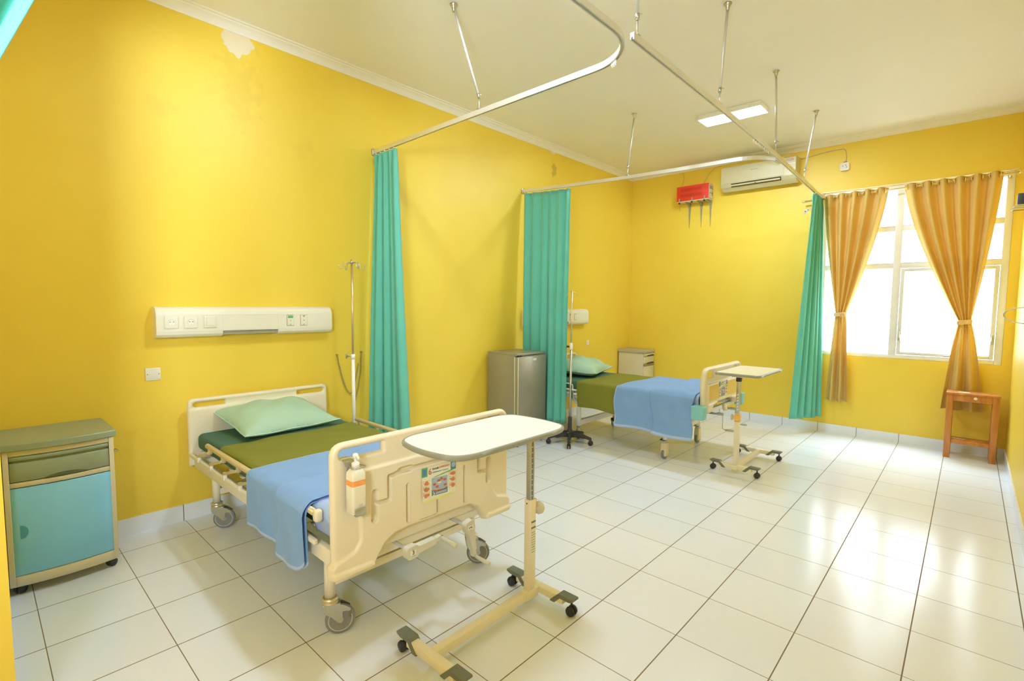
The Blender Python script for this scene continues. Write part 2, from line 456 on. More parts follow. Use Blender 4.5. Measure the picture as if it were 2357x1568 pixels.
# signed distances (numpy)
def sd_poly(U, Wv, poly):
    d = np.full(U.shape, 1e9); inside = np.zeros(U.shape, bool); n = len(poly)
    for i in range(n):
        ax, ay = poly[i]; bx, by = poly[(i+1) % n]; ex, ey = bx-ax, by-ay; px, py = U-ax, Wv-ay
        l2 = ex*ex+ey*ey
        if l2 < 1e-14: continue
        t = np.clip((px*ex+py*ey)/l2, 0, 1); d = np.minimum(d, (px-ex*t)**2+(py-ey*t)**2)
        c = ((ay > Wv) != (by > Wv))
        with np.errstate(divide='ignore', invalid='ignore'):
            xi = (bx-ax)*(Wv-ay)/(by-ay if by != ay else 1e-12)+ax
        inside ^= (c & (U < xi))
    d = np.sqrt(d); return np.where(inside, -d, d)
def sd_caps(U, Wv, path, r):
    d = np.full(U.shape, 1e9)
    for (ax, ay), (bx, by) in zip(path[:-1], path[1:]):
        ex, ey = bx-ax, by-ay; t = np.clip(((U-ax)*ex+(Wv-ay)*ey)/(ex*ex+ey*ey+1e-12), 0, 1)
        d = np.minimum(d, np.hypot(U-ax-ex*t, Wv-ay-ey*t))
    return d-r
def sstep(x): x = np.clip(x, 0, 1); return x*x*(3-2*x)

def sdf_board(mb, bounds, step, sdf, T, r, place, front=None, back=None):
    """moulded board: outline from sdf(U,V), thickness T, rounded rim r, front(U,V) relief (+ outwards)"""
    u0, u1, v0, v1 = bounds
    us = np.arange(u0, u1+step, step); vs = np.arange(v0, v1+step, step)
    U, Wv = np.meshgrid(us, vs, indexing='ij'); D = sdf(U, Wv)
    keep = D < step*0.45
    cell = keep[:-1, :-1] & keep[1:, :-1] & keep[:-1, 1:] & keep[1:, 1:]
    cnt = np.zeros(U.shape, int)
    for a in (0, 1):
        for b in (0, 1):
            cnt[a:a+cell.shape[0], b:b+cell.shape[1]] += cell
    bd = (cnt > 0) & (cnt < 4)
    for _ in range(3):
        d0 = sdf(U, Wv); e = step*.2
        gx = (sdf(U+e, Wv)-sdf(U-e, Wv))/(2*e); gy = (sdf(U, Wv+e)-sdf(U, Wv-e))/(2*e)
        gl = np.hypot(gx, gy)+1e-9
        lim = np.clip(d0, -step*.9, step*.9)
        U = np.where(bd, U-gx/gl*lim, U); Wv = np.where(bd, Wv-gy/gl*lim, Wv)
    d = np.clip(-sdf(U, Wv), 0, None); d = np.where(bd, 0, d)
    q = np.clip(d/r, 0, 1); h = T/2-r+r*np.sqrt(np.clip(1-(1-q)**2, 0, 1))
    h = np.where(bd, T/2-r, h)
    fr = front(U, Wv)*sstep(d/0.012) if front else 0*U
    bk = back(U, Wv)*sstep(d/0.012) if back else 0*U
    bm = mb.bm; n, m = U.shape; A = {}; B = {}
    for i in range(n):
        for j in range(m):
            if cnt[i, j]:
                A[i, j] = bm.verts.new(place(U[i, j], Wv[i, j], h[i, j]+fr[i, j]))
                B[i, j] = bm.verts.new(place(U[i, j], Wv[i, j], -h[i, j]-bk[i, j]))
    fs = []; ec = {}
    for i in range(n-1):
        for j in range(m-1):
            if cell[i, j]:
                k = [(i, j), (i+1, j), (i+1, j+1), (i, j+1)]
                fs.append(bm.faces.new([A[x] for x in k])); fs.append(bm.faces.new([B[x] for x in reversed(k)]))
                for a, b in zip(k, k[1:]+k[:1]):
                    if (b, a) in ec: del ec[b, a]
                    else: ec[a, b] = 1
    for a, b in ec: fs.append(bm.faces.new((A[b], A[a], B[a], B[b])))
    mb._setmi(fs, True)

# ================================================================== ROOM
def build_room():
    m = MB(tile_material('white_floor_tiles', 0.259, 0.0, 0.4)); m.box(-0.02, 5.0, -2.3, YF+0.2, -0.1, 0)
    struct('floor', m)
    m = MB(M_WHITECEIL); m.box(-0.2, 5.0, -2.3, YF+0.2, ZC, ZC+0.1); struct('ceiling', m)
    wl = wall_material('yellow_wall_paint_left', patches=[(1.24, 3.42, 0.105, 0.115), (4.93, 3.46, 0.06, 0.035)],
        stains=[(1.24, 3.10, 0.16, 0.34, 0.13), (0.77, 2.815, 0.10, 0.08, 0.10), (4.95, 3.24, 0.06, 0.13, 0.6), (1.72, 2.75, 0.10, 0.1, 0.08)])
    wy = wall_material('yellow_wall_paint')
    m = MB(wl); m.box(-0.2, 0, -2.3, YF+0.2, 0, ZC); struct('wall_left', m)
    m = MB(wy); m.box(XR, XR+0.2, -2.3, YF+0.2, 0, ZC); struct('wall_right', m)
    # far wall with the window opening
    X0, X1, Z0, Z1 = 2.60, 4.245, 0.95, 2.90
    m = MB(wy)
    m.box(-0.0, X0, YF, YF+0.2, 0, ZC); m.box(X1, XR, YF, YF+0.2, 0, ZC)
    m.box(X0, X1, YF, YF+0.2, 0, Z0); m.box(X0, X1, YF, YF+0.2, Z1, ZC)
    struct('wall_far', m)
    # near wall: short wing, then the doorway the photograph is taken from
    m = MB(wy); m.box(0, 1.6, YN-0.15, YN, 0, ZC); m.box(1.6, XR, YN-0.15, YN, 2.75, ZC); struct('wall_near', m)
    m = MB(wy); m.box(-0.0, XR, -2.3, -2.15, 0, ZC); struct('wall_back', m)
    # baseboards of white tile
    bt = tile_material('white_baseboard_tiles', 0.39, None, 0.4, axes=(1, 2)); bt2 = tile_material('white_baseboard_tiles_far', 0.259, None, 0.4, axes=(0, 2))
    m = MB(bt); m.box(0, 0.009, YN, YF, 0, 0.115); struct('baseboard_left', m)
    m = MB(bt2); m.box(0.009, XR-0.009, YF-0.009, YF, 0, 0.1); struct('baseboard_far', m)
    m = MB(bt); m.box(XR-0.009, XR, YN, YF, 0, 0.1); struct('baseboard_right', m)
    m = MB(bt2); m.box(0.009, 1.6, YN, YN+0.009, 0, 0.1); struct('baseboard_near', m)
    # plaster cove along the ceiling
    prof = [(0, 0), (0.006, 0), (0.010, 0.010), (0.018, 0.022), (0.030, 0.036), (0.046, 0.046), (0.052, 0.048), (0.056, 0.056), (0.075, 0.058), (0.078, 0.066), (0, 0.066)]
    mc = mat('white_cove_plaster', (0.84, 0.82, 0.74), 0.6, noise=0.03)
    def cove(name, fn):
        m = MB(mc); R = [[fn(a, u, ZC-0.066+v) for u, v in prof] for a in (0, 1)]
        m.loft(R, True, True, False); struct(name, m)
    cove('trim_1', lambda a, u, z: V(u, YN+(YF-YN)*a, z))
    cove('trim_2', lambda a, u, z: V(XR*a, YF-u*1.1, z-0.0))
    cove('trim_3', lambda a, u, z: V(XR-u, YN+(YF-YN)*a, z))
    cove('trim_4', lambda a, u, z: V(XR*a, YN+u, z))
    # window: fixed panes above, sashes below
    wo = tag(bpy.data.objects.new('window_1', None), kind='structure'); col.objects.link(wo); wo.location = (3.42, YF, Z0)
    ya, yb = YF+0.012, YF+0.062
    m = MB(M_FRAMEW)
    m.box(X0, X0+0.05, ya, yb, Z0, Z1, .004); m.box(X1-0.06, X1, ya, yb, Z0, Z1, .004)
    m.box(X0+.05, X1-.06, ya, yb, Z0, Z0+0.045, .004); m.box(X0+.05, X1-.06, ya, yb, Z1-0.05, Z1, .004)
    XM = 3.345
    m.box(XM-0.035, XM+0.035, ya-.004, yb, Z0+.045, Z1-.05, .004)
    for zt, hh in ((2.0, .028), (2.415, .028)):
        m.box(X0+.05, XM-.035, ya, yb, zt-hh, zt+hh, .004); m.box(XM+.035, X1-.06, ya, yb, zt-hh, zt+hh, .004)
    m.build('window_frame', wo)
    m = MB(mat('dark_window_gasket', (0.55, 0.57, 0.58), 0.5))
    for zt in (2.03, 2.445):
        for xa, xb in ((X0+.05, XM-.035), (XM+.035, X1-.06)):
            m.box(xa, xb, ya-.003, ya+.004, zt-.004, zt+.002)
    m.build('gasket', wo)
    # opening sash lower right
    m = MB(mat('grey_aluminium_sash', (0.74, 0.76, 0.78), 0.5, metal=0.1, noise=0.05))
    a, b, c, d = XM+0.04, X1-0.065, Z0+0.05, 1.968
    for q in ((a, a+.035, c, d), (b-.035, b, c, d), (a+.035, b-.035, c, c+.035), (a+.035, b-.035, d-.035, d)):
        m.box(q[0], q[1], ya-.012, yb-.012, q[2], q[3], .004)
    sash = m.build('window_sash', wo)
    m = MB(M_STEEL)
    for xx in (a+.018, b-.018):
        m.box(xx-.012, xx+.012, ya-.03, ya-.012, 1.16, 1.23, .004); m.box(xx-.006, xx+.006, ya-.05, ya-.03, 1.19, 1.26, .003)
    m.box((a+b)/2+.02, (a+b)/2+.12, ya-.028, ya-.012, c+.006, c+.02, .003)
    m.build('window_catch', sash)
    m = MB(M_GLASS)
    for (p, q, r_, s2) in ((X0+.05, XM-.035, Z0+.045, 1.972), (XM+.075, X1-.1, c+.035, d-.035), (X0+.05, XM-.035, 2.028, 2.387), (XM+.035, X1-.06, 2.028, 2.387),
                           (X0+.05, XM-.035, 2.443, Z1-.05), (XM+.035, X1-.06, 2.443, Z1-.05)):
        m.box(p-.004, q+.004, ya+.022, ya+.027, r_-.004, s2+.004)
    m.build('window_pane', wo)
    # slim head lintel
    m = MB(mat('cream_window_head', (0.80, 0.74, 0.52), 0.5)); m.box(X0-.02, X1+.02, YF-0.012, YF, Z1, Z1+.012, .002); struct('trim_5', m)

# ================================================================== CURTAINS
def pleat(s, n, ph):
    """sharp-ish pleat wave between -1 and 1"""
    v = math.asin(.97*math.sin(2*PI*n*s+ph))/1.33; return v
def hang_curtain(name, top, bot, nrm, folds, amp, label, cat='curtain', group=None, zt=None, zb=None, seed=0, bulge=0.0, hooks=True, mod=None, material=None, nv=44):
    """top, bot: functions s->(x,y); nrm: function s->(nx,ny)"""
    r = random.Random(seed); ph = r.uniform(0, 6)
    nu = folds*14
    wid = [r.uniform(.4, 1.8) for _ in range(folds)]; tot = sum(wid); acc = [0]
    for q in wid: acc.append(acc[-1]+q/tot)
    def warp(s):
        for k in range(folds):
            if s <= acc[k+1]+1e-9: return (k+(s-acc[k])/(acc[k+1]-acc[k]))/folds
        return 1.0
    am = [r.uniform(.55, 1.25) for _ in range(folds+2)]
    P = []
    for i in range(nu+1):
        s = i/nu; ws = warp(s); row = []
        k = min(int(ws*folds), folds-1); a_loc = am[k]
        for j in range(nv+1):
            t = j/nv; z = zt+(zb-zt)*t
            ax, ay = top(s); bx, by = bot(s); e = mod(t) if mod else t
            x, y = ax+(bx-ax)*e, ay+(by-ay)*e
            A = amp*(0.55+0.6*t)*a_loc
            if t < 0.04: A = amp*0.5
            d = A*pleat(ws, folds, ph+0.35*math.sin(3*t+k)) + bulge*math.sin(PI*t)
            lat = 0.25*A*math.sin(4*PI*folds*ws+ph)
            nx, ny = nrm(s)
            row.append(V(x+nx*d - ny*lat, y+ny*d + nx*lat, z+0.004*math.sin(17*s+5*t)*(t > .95)))
        P.append(row)
    root = thing(name, (top(.5)[0], top(.5)[1], zb), label, cat, group)
    m = MB(material or M_TEAL); m.grid(P)
    m.build('curtain_cloth', root, mods=(('solid', 0.0022),))
    # heading tape and hooks
    if hooks:
        for k in range(folds):
            s = (k+.5)/folds; x, y = top(s)
            h = MB(M_WHITEPL); h.tube([(x, y, zt-0.01), (x, y, Z_RAIL-0.021)], .0025, 6)
            h.lathe([(.006, -.006), (.007, 0), (.006, .006)], (x, y, Z_RAIL-.024), 'z', 8)
            h.build('curtain_hook', root)
    return root

# ================================================================== RAILS
def rail_profile(path, m, w=0.022, h=0.034):
    P = [Vector((x, y, Z_RAIL)) for x, y in path]; rings = []
    for i, p in enumerate(P):
        t = (P[min(i+1, len(P)-1)]-P[max(i-1, 0)]).normalized(); u = V(-t.y, t.x, 0)
        a = w/2; b = h/2; g = .005
        pr = [(-a, -b), (-g, -b), (-g, -b+.012), (g, -b+.012), (g, -b), (a, -b), (a, b), (-a, b)]
        rings.append([p+u*x+V(0, 0, 1)*y for x, y in pr])
    m.loft(rings, True, True, False)
def curtain_track(name, path, label, gliders=(), ends=()):
    root = thing(name, (*path[0], Z_RAIL-.017), label, 'curtain rail', 'ceiling hung curtain rails')
    m = MB(M_ALU); rail_profile(path, m); m.build('rail_profile', root)
    for (x, y) in gliders:
        g = MB(M_WHITEPL); g.box(x-.006, x+.006, y-.004, y+.004, Z_RAIL-.034, Z_RAIL-.013, .002)
        g.tube([(x, y, Z_RAIL-.034), (x+.002, y, Z_RAIL-.046)], .0022, 6); g.build('glider', root)
    for (x, y, ax) in ends:
        g = MB(M_STEEL); 
        if ax == 'x': g.box(x, x+.012, y-.022, y+.022, Z_RAIL-.03, Z_RAIL+.03, .003)
        else: g.box(x-.022, x+.022, y-.012, y, Z_RAIL-.03, Z_RAIL+.03, .003)
        g.build('wall_bracket', root)
    return root
def hanger(bx, by, tx, ty, label):
    root = thing('rail_hanger', (bx, by, Z_RAIL+.017), label, 'rail hanger', 'steel rods holding the curtain rails')
    a, b = V(bx, by, Z_RAIL+.1), V(tx, ty, ZC-.02)
    m = MB(mat('grey_white_rod_paint', (.58, .58, .54), .35, metal=.3)); m.tube([a, b], .0085, 12)
    m.build('rod', root)
    m = MB(M_STEEL); m.lathe([(.026, 0), (.026, -.006), (.016, -.014), (.012, -.035), (.009, -.05)], (tx, ty, ZC), 'z', 20); m.build('ceiling_rose', root)
    m = MB(M_STEEL); d = (b-a).normalized()
    m.tube([V(bx, by, Z_RAIL+.018), V(bx, by, Z_RAIL+.05), a+d*.01], .0035, 8)
    m.lathe([(.011, 0), (.011, .03)], a-d*.005, d, 12)
    m.tube([a+d*.018, a+d*.018+V(.022, .008, .0)], .003, 6)
    m.box(bx-.013, bx+.013, by-.014, by+.014, Z_RAIL+.0175, Z_RAIL+.024, .002)
    m.build('clamp', root)

def build_rails():
    x2, yA, yB = 2.645, 2.315, 4.62
    r = .30
    p1 = [(0.012, yA+.03), (1.2, yA)] + [(2.30+ -0*.1, yA-.0)] 
    c = (x2-r, yA-r); p1 = [(0.012, 2.345), (1.0, 2.325), (x2-r-.05, 2.315)]+[(c[0]+r*math.cos(a), c[1]+r*math.sin(a)) for a in [PI/2-(PI/2)*k/12 for k in range(13)]]+[(x2, 1.5), (x2, YN+.002)]
    g = [(c[0]+(r)*math.cos(a), c[1]+r*math.sin(a)) for a in (1.02, 1.08, 1.14)]
    curtain_track('curtain_rail', p1, 'long aluminium curtain rail bending round above the nearest bed', g, [(0.0, 2.345, 'x')])
    xs = x2+.028
    curtain_track('curtain_rail', [(xs, 2.14), (xs-.006, 3.4), (xs-.03, 4.62), (2.565, YF-.002)], 'straight aluminium curtain rail running under the lit ceiling lamp to the window wall',
                  [(xs-.027, 4.12+.055*k) for k in range(8)], [(2.565, YF-.0, 'y')])
    c = (2.602-r, 4.66+r)
    p3 = [(0.012, 4.375), (1.2, 4.62), (2.0, 4.655), (2.30, 4.66)]
    p3 = [(0.012, 4.345), (0.6, 4.475), (1.25, 4.58), (1.9, 4.645)]+[(c[0]+r*math.cos(a), c[1]+r*math.sin(a)) for a in [-PI/2+(PI/2)*k/12 for k in range(13)]]+[(2.600, 5.02)]
    curtain_track('curtain_rail', p3, 'aluminium curtain rail bending towards the window above the far bed', (), [(0.0, 4.345, 'x')])
    hanger(1.38, 2.323, 1.345, 2.12, 'steel rod hanging from the ceiling nearest the left wall')
    hanger(xs+.0, 2.19, 2.74, 2.05, 'steel rod reaching down to the bend of the nearest rail')
    hanger(xs-.008, 3.33, 2.70, 3.32, 'steel rod whose lower end meets the rail over the lit lamp')
    hanger(1.26, 4.581, 1.30, 4.62, 'short looking steel rod above the far bed')
    hanger(2.637, 4.75, 2.665, 4.56, 'steel rod hanging right of the lit ceiling lamp')
    hanger(2.599, 5.95, 2.72, 5.77, 'steel rod nearest the window curtains')
    sA = lambda s: (0.02+.335*s, 2.335)
    hang_curtain('privacy_curtain', sA, lambda s: (.040+.435*s, 2.215+.12*s), lambda s: (0, 1), 5, .040,
                 'teal pleated privacy curtain hanging beside the nearest bed', group=None, zt=2.835, zb=.34, seed=3)
    hang_curtain('privacy_curtain', lambda s: (0.03+.575*s, 4.345+.13*s), lambda s: (.095+.63*s, 4.272+.01*s), lambda s: (0, 1), 6, .036,
                 'teal pleated privacy curtain gathered behind the small fridge', zt=2.835, zb=.20, seed=11, mod=lambda t: t**.5)
    hang_curtain('privacy_curtain', lambda s: (2.585-.002*s, 6.50+.39*s), lambda s: (2.47+.2*s, 6.42+.43*s), lambda s: (1, .25), 5, .040,
                 'teal pleated privacy curtain hanging against the window curtains', zt=2.835, zb=.19, seed=5)
    # curtain at the near wall, swept back into the doorway corner
    hang_curtain('privacy_curtain', lambda s: (2.645, YN+.03+.33*s), lambda s: (2.60+.05*s, YN-.238+.10*s), lambda s: (1, 0), 6, .028,
                 'teal curtain swept aside at the top left corner', zt=2.835, zb=1.55, seed=8, mod=lambda t: min(1, t*1.05))

# ================================================================== BED PARTS
def caster_fork(mb_body, x, y, zt, r=.062, ang=0.0):
    pass
def disc_caster(parent, leg, x, y, ang, wheel_r=.067, brake=False):
    """big grey disc caster; ang = direction (in plan) the fork trails"""
    d = V(math.cos(ang), math.sin(ang), 0); s = V(-d.y, d.x, 0); c = V(x, y, 0)+d*.043; c.z = wheel_r
    m = MB(M_BRASS)
    m.lathe([(.030, .150), (.036, .154), (.036, .162), (.031, .166), (.036, .170), (.036, .178), (.028, .184)], (x, y, 0), 'z', 24)
    prof = [(-.034, .152), (.030, .152), (.060, .140), (.090, .118), (.088, .108), (.052, .112), (.054, .060), (.034, .058), (.004, .092), (-.026, .112)]
    for sg in (-1, 1):
        pl = lambda u, v, w_, sg=sg: V(x, y, 0)+d*u+s*(sg*(.019+w_))+V(0, 0, v)
        m.use(M_STEEL).prism(rpoly(prof, .010), 0, .003, pl)
    v = m.box(-.034, .045, -.022, .022, .146, .153, .003)
    for q in v: q.co = V(x, y, 0)+d*q.co.x+s*q.co.y+V(0, 0, q.co.z)
    cs = m.build('caster', leg)
    m = MB(M_GREYRUB); R = wheel_r
    m.lathe([(R-.014, -.014), (R-.004, -.014), (R, -.008), (R, .008), (R-.004, .014), (R-.014, .014)], c, s, 36)
    m.use(M_GREYWHEEL).lathe([(.001, -.012), (.012, -.016), (.016, -.012), (R-.020, -.010), (R-.016, -.015), (R-.013, -.0145), (R-.013, .0145), (R-.016, .015), (R-.020, .010), (.016, .012), (.012, .016), (.001, .012)], c, s, 36)
    m.use(M_STEEL).lathe([(.007, -.028), (.007, .028)], c, s, 12)
    wheel = m.build('wheel', leg)
    if brake:
        m = MB(M_GREYPL); 
        for q in m.box(.03, .085, -.017, .017, .118, .128, .003, rot=(0.5, 'Y')): q.co = V(x, y, 0)+d*q.co.x+s*q.co.y+V(0, 0, q.co.z)
        for q in m.box(.078, .095, -.015, .015, .070, .112, .004): q.co = V(x, y, 0)+d*q.co.x+s*q.co.y+V(0, 0, q.co.z)
        m.build('brake_pedal', leg)

def add_poster(mb, cy, cz, w, h, X, sk=0.0):
    """hand washing instruction sticker; u to the right (+y), v up; slightly torn lower corner"""
    pl = lambda u, v, k=0: V(X+.0004*k, cy+u*w, cz+v*h+sk*u*h)
    def rect(a, b, c, d, m_, k):
        mb.use(m_); f = mb.bm.faces.new([mb.bm.verts.new(pl(*q, k)) for q in ((a, c), (b, c), (b, d), (a, d))]); f.material_index = mb.mi
    def poly(p, m_, k):
        mb.use(m_); f = mb.bm.faces.new([mb.bm.verts.new(pl(*q, k)) for q in p]); f.material_index = mb.mi
    poly([(-.5, -.36), (-.42, -.50), (.48, -.44), (.5, -.40), (.5, .5), (-.5, .5)], M_PAPER, 1)
    poly([(-.42, -.50), (.48, -.44), (.5, -.38), (-.46, -.44)], M_YELLOWPR, 2)
    poly([(-.5, .5), (-.5, .24), (-.34, .24), (-.33, .5)], M_GREENPR, 2)
    poly([(-.47, .46), (-.47, .30), (-.42, .26), (-.37, .30), (-.37, .46)], M_BLUEPR, 3)
    poly([(-.20, .16), (.5, .28), (.5, .32), (-.1, .20)], M_GREENPR, 2)
    poly([(.34, .5), (.34, .29), (.5, .31), (.5, .5)], M_BLUEPR, 2)
    poly([(.42+.065*math.cos(a), .42+.075*math.sin(a)) for a in [k*PI/8 for k in range(16)]], M_PALEBLUEPR, 4)
    rect(-.22, .24, -.34, .16, M_PALEBLUEPR, 3)
    poly([(-.22, -.34), (.24, -.34), (.24, -.17), (.12, -.21), (-.08, -.21), (-.22, -.17)], M_BLUEPR, 4)
    poly([(-.22, -.17), (-.08, -.21), (.12, -.21), (.24, -.17), (.24, -.155), (.12, -.19), (-.08, -.19), (-.22, -.155)], M_ORANGE, 5)
    rr = random.Random(4)
    for (a, b) in ((.06, .10), (-.02, .06), (.15, .05), (-.15, -.02), (-.07, -.11), (.17, -.10)):
        poly([(a+.05*(.8+.4*rr.random())*math.cos(t), b+.038*(.8+.4*rr.random())*math.sin(t)) for t in [k*PI/5 for k in range(10)]], M_REDPR, 6)
    poly([(.0+.06*math.cos(t), -.0+.028*math.sin(t)) for t in [k*PI/5 for k in range(10)]], M_PAPER, 5)
    for (x0, ys, n0) in ((-.49, (.05, -.12, -.29), 1), (.28, (.16, -.01, -.18), 2)):
        for k, yy in enumerate(ys):
            rect(x0, x0+.21, yy-.07, yy+.08, M_SKINPR, 2); rect(x0+.006, x0+.204, yy-.064, yy+.074, M_PAPER, 3)
            poly([(x0+.122+.078*(.75+.4*rr.random())*math.cos(t), yy+.005+.068*(.7+.4*rr.random())*math.sin(t)) for t in [q*PI/5 for q in range(10)]], M_SKINPR, 4)
            mb.use(M_REDPR).text(str(n0+2*k), .018, lambda u, v, x0=x0, yy=yy: pl(x0+.035+u/w, yy+.03+v/h, 5))
    mb.use(M_REDPR).text('6', .042, lambda u, v: pl(-.27+u/w, .36+v/h, 4), .0006)
    mb.use(M_INK).text('ENAM', .0142, lambda u, v: pl(-.115+u/w, .42+v/h, 4), .0003)
    mb.use(M_REDPR).text('LANGKAH', .0142, lambda u, v: pl(.145+u/w, .435+v/h, 4), .0003)
    mb.use(M_BLUEPR).text('KEBERSIHAN TANGAN', .0098, lambda u, v: pl(.03+u/w, .325+v/h, 4), .0002)
    mb.use(M_YELLOWPR).text('5', .028*w/.2, lambda u, v: pl(-.16+u/w, -.28+v/h, 6), .0005)
    mb.use(M_REDPR).text('MOMENT', .011*w/.2, lambda u, v: pl(-.04+u/w, -.225+v/h, 6), .0002)
    for k in range(2): rect(-.11, .21, -.275-.03*k, -.262-.03*k, M_PAPER, 6)

def flat_quad(mb, X, y0, y1, z0, z1, m_):
    mb.use(m_); f = mb.bm.faces.new([mb.bm.verts.new(V(X, *q)) for q in ((y0, z0), (y1, z0), (y1, z1), (y0, z1))]); f.material_index = mb.mi

def squiggles(mb, m_, X, y0, y1, z0, z1, rows, seed=1, hfrac=.55):
    """small print too small to read: rows of short strokes"""
    r = random.Random(seed); dz = (z1-z0)/rows
    for k in range(rows):
        zc = z1-(k+.5)*dz; y = y0
        while y < y1-.002:
            l = r.uniform(.003, .009); e = min(y+l, y1)
            flat_quad(mb, X, y, e, zc-dz*hfrac/2, zc+dz*hfrac/2*r.uniform(.4, 1), m_); y = e+r.uniform(.001, .003)

# ------------------------------------------------------------------ cloth helpers
def draped_cloth(prof_pts, x0, x1, nx, ripple, hem_fn=None, flare=None):
    """profile list of (y,z,hang) ; extruded along x from x0 to x1"""
    P = []
    for i in range(nx+1):
        x = x0+(x1-x0)*i/nx; row = []
        for k, (y, z, hg) in enumerate(prof_pts):
            dy, dz, dx = ripple(x, k, hg, i/nx)
            zz = z
            if hem_fn and hg > 0: zz = z + hg*(hem_fn(x))
            row.append(V(x+dx, y+dy, zz+dz))
        P.append(row)
    return P

def side_profile(y_far, y_edge, z_top, z_bot, r=.045, n_top=26, n_hang=26, out=.0, far_drop=0.0):
    """from far side across the top, round the near edge, down the near side. hg 0..1 over the hang"""
    pts = []
    if far_drop > 0:
        for k in range(8): 
            t = k/8; pts.append((y_far+.004, z_top-far_drop*(1-t)-.0, 0))
        for k in range(5):
            a = PI*0+ (PI/2)*k/4; pts.append((y_far-.02+.02*math.cos(a), z_top-.02+.02*math.sin(a), 0)) if False else None
    yt = y_edge+r
    for k in range(n_top+1):
        t = k/n_top; pts.append((y_far+(yt-y_far)*t, z_top, 0))
    for k in range(1, 9):
        a = PI/2+(PI/2)*k/8; pts.append((yt+r*math.cos(a), z_top-r+r*math.sin(a), 0))
    for k in range(1, n_hang+1):
        t = k/n_hang; pts.append((y_edge-out*t, z_top-r+(z_bot-z_top+r)*t, t))
    return [p for p in pts if p is not None]

def pillow(name, center, lx, ly, h, rot, label, seed=1, lean=0.0):
    r = np.random.default_rng(seed); n, m_ = 56, 72
    ph = r.uniform(0, 6, 8)
    def P(sgn):
        out = []
        for i in range(n+1):
            u = -1+2*i/n; row = []
            for j in range(m_+1):
                v = -1+2*j/m_
                # corner pull: sides curve inwards between the corners
                cu = u*(1-.13*(1-v*v)); cv = v*(1-.09*(1-u*u))
                f = max(0, (1-abs(u)**2.6))**.62*max(0, (1-abs(v)**3.0))**.62
                w = .055*math.sin(5*u+ph[0]+2*v)*math.sin(4*v+ph[1])+.03*math.sin(11*u*v+ph[2])+.025*math.sin(9*v+ph[3]+3*u)
                edge = min(1, 4*(1-max(abs(u), abs(v))))
                rad = (abs(u)*abs(v))**3
                zz = sgn*h/2*f*(1+w*2.0*edge)+(h*.10*rad)+.0015*math.sin(9*math.atan2(v, u)+ph[4])*(1-edge)
                if sgn < 0: zz = max(zz*.55, -h*.30)
                row.append(V(cu*lx/2, cv*ly/2, zz))
            out.append(row)
        return out
    root = thing(name, (center[0], center[1], center[2]-h*.3), label, 'pillow')
    R = Matrix.Rotation(rot, 3, 'Z') @ Matrix.Rotation(lean, 3, 'Y')
    mb = MB(M_MINT)
    for sg in (1, -1):
        G = [[R @ p + Vector(center) for p in row] for row in P(sg)]
        mb.grid(G)
    bmesh.ops.remove_doubles(mb.bm, verts=mb.bm.verts, dist=.0004)
    mb.build('pillow_case', root)
    # piped edge
    top = P(1); loop = [top[i][0] for i in range(n+1)]+[top[n][j] for j in range(1, m_+1)]+[top[i][m_] for i in range(n-1, -1, -1)]+[top[0][j] for j in range(m_-1, 0, -1)]
    mb = MB(mat('mint_piping', (0.44, 0.70, 0.56), .85)); mb.tube([R @ (p*1.004)+Vector(center) for p in loop], .0035, 6, closed=True)
    mb.build('piping', root)
    return root

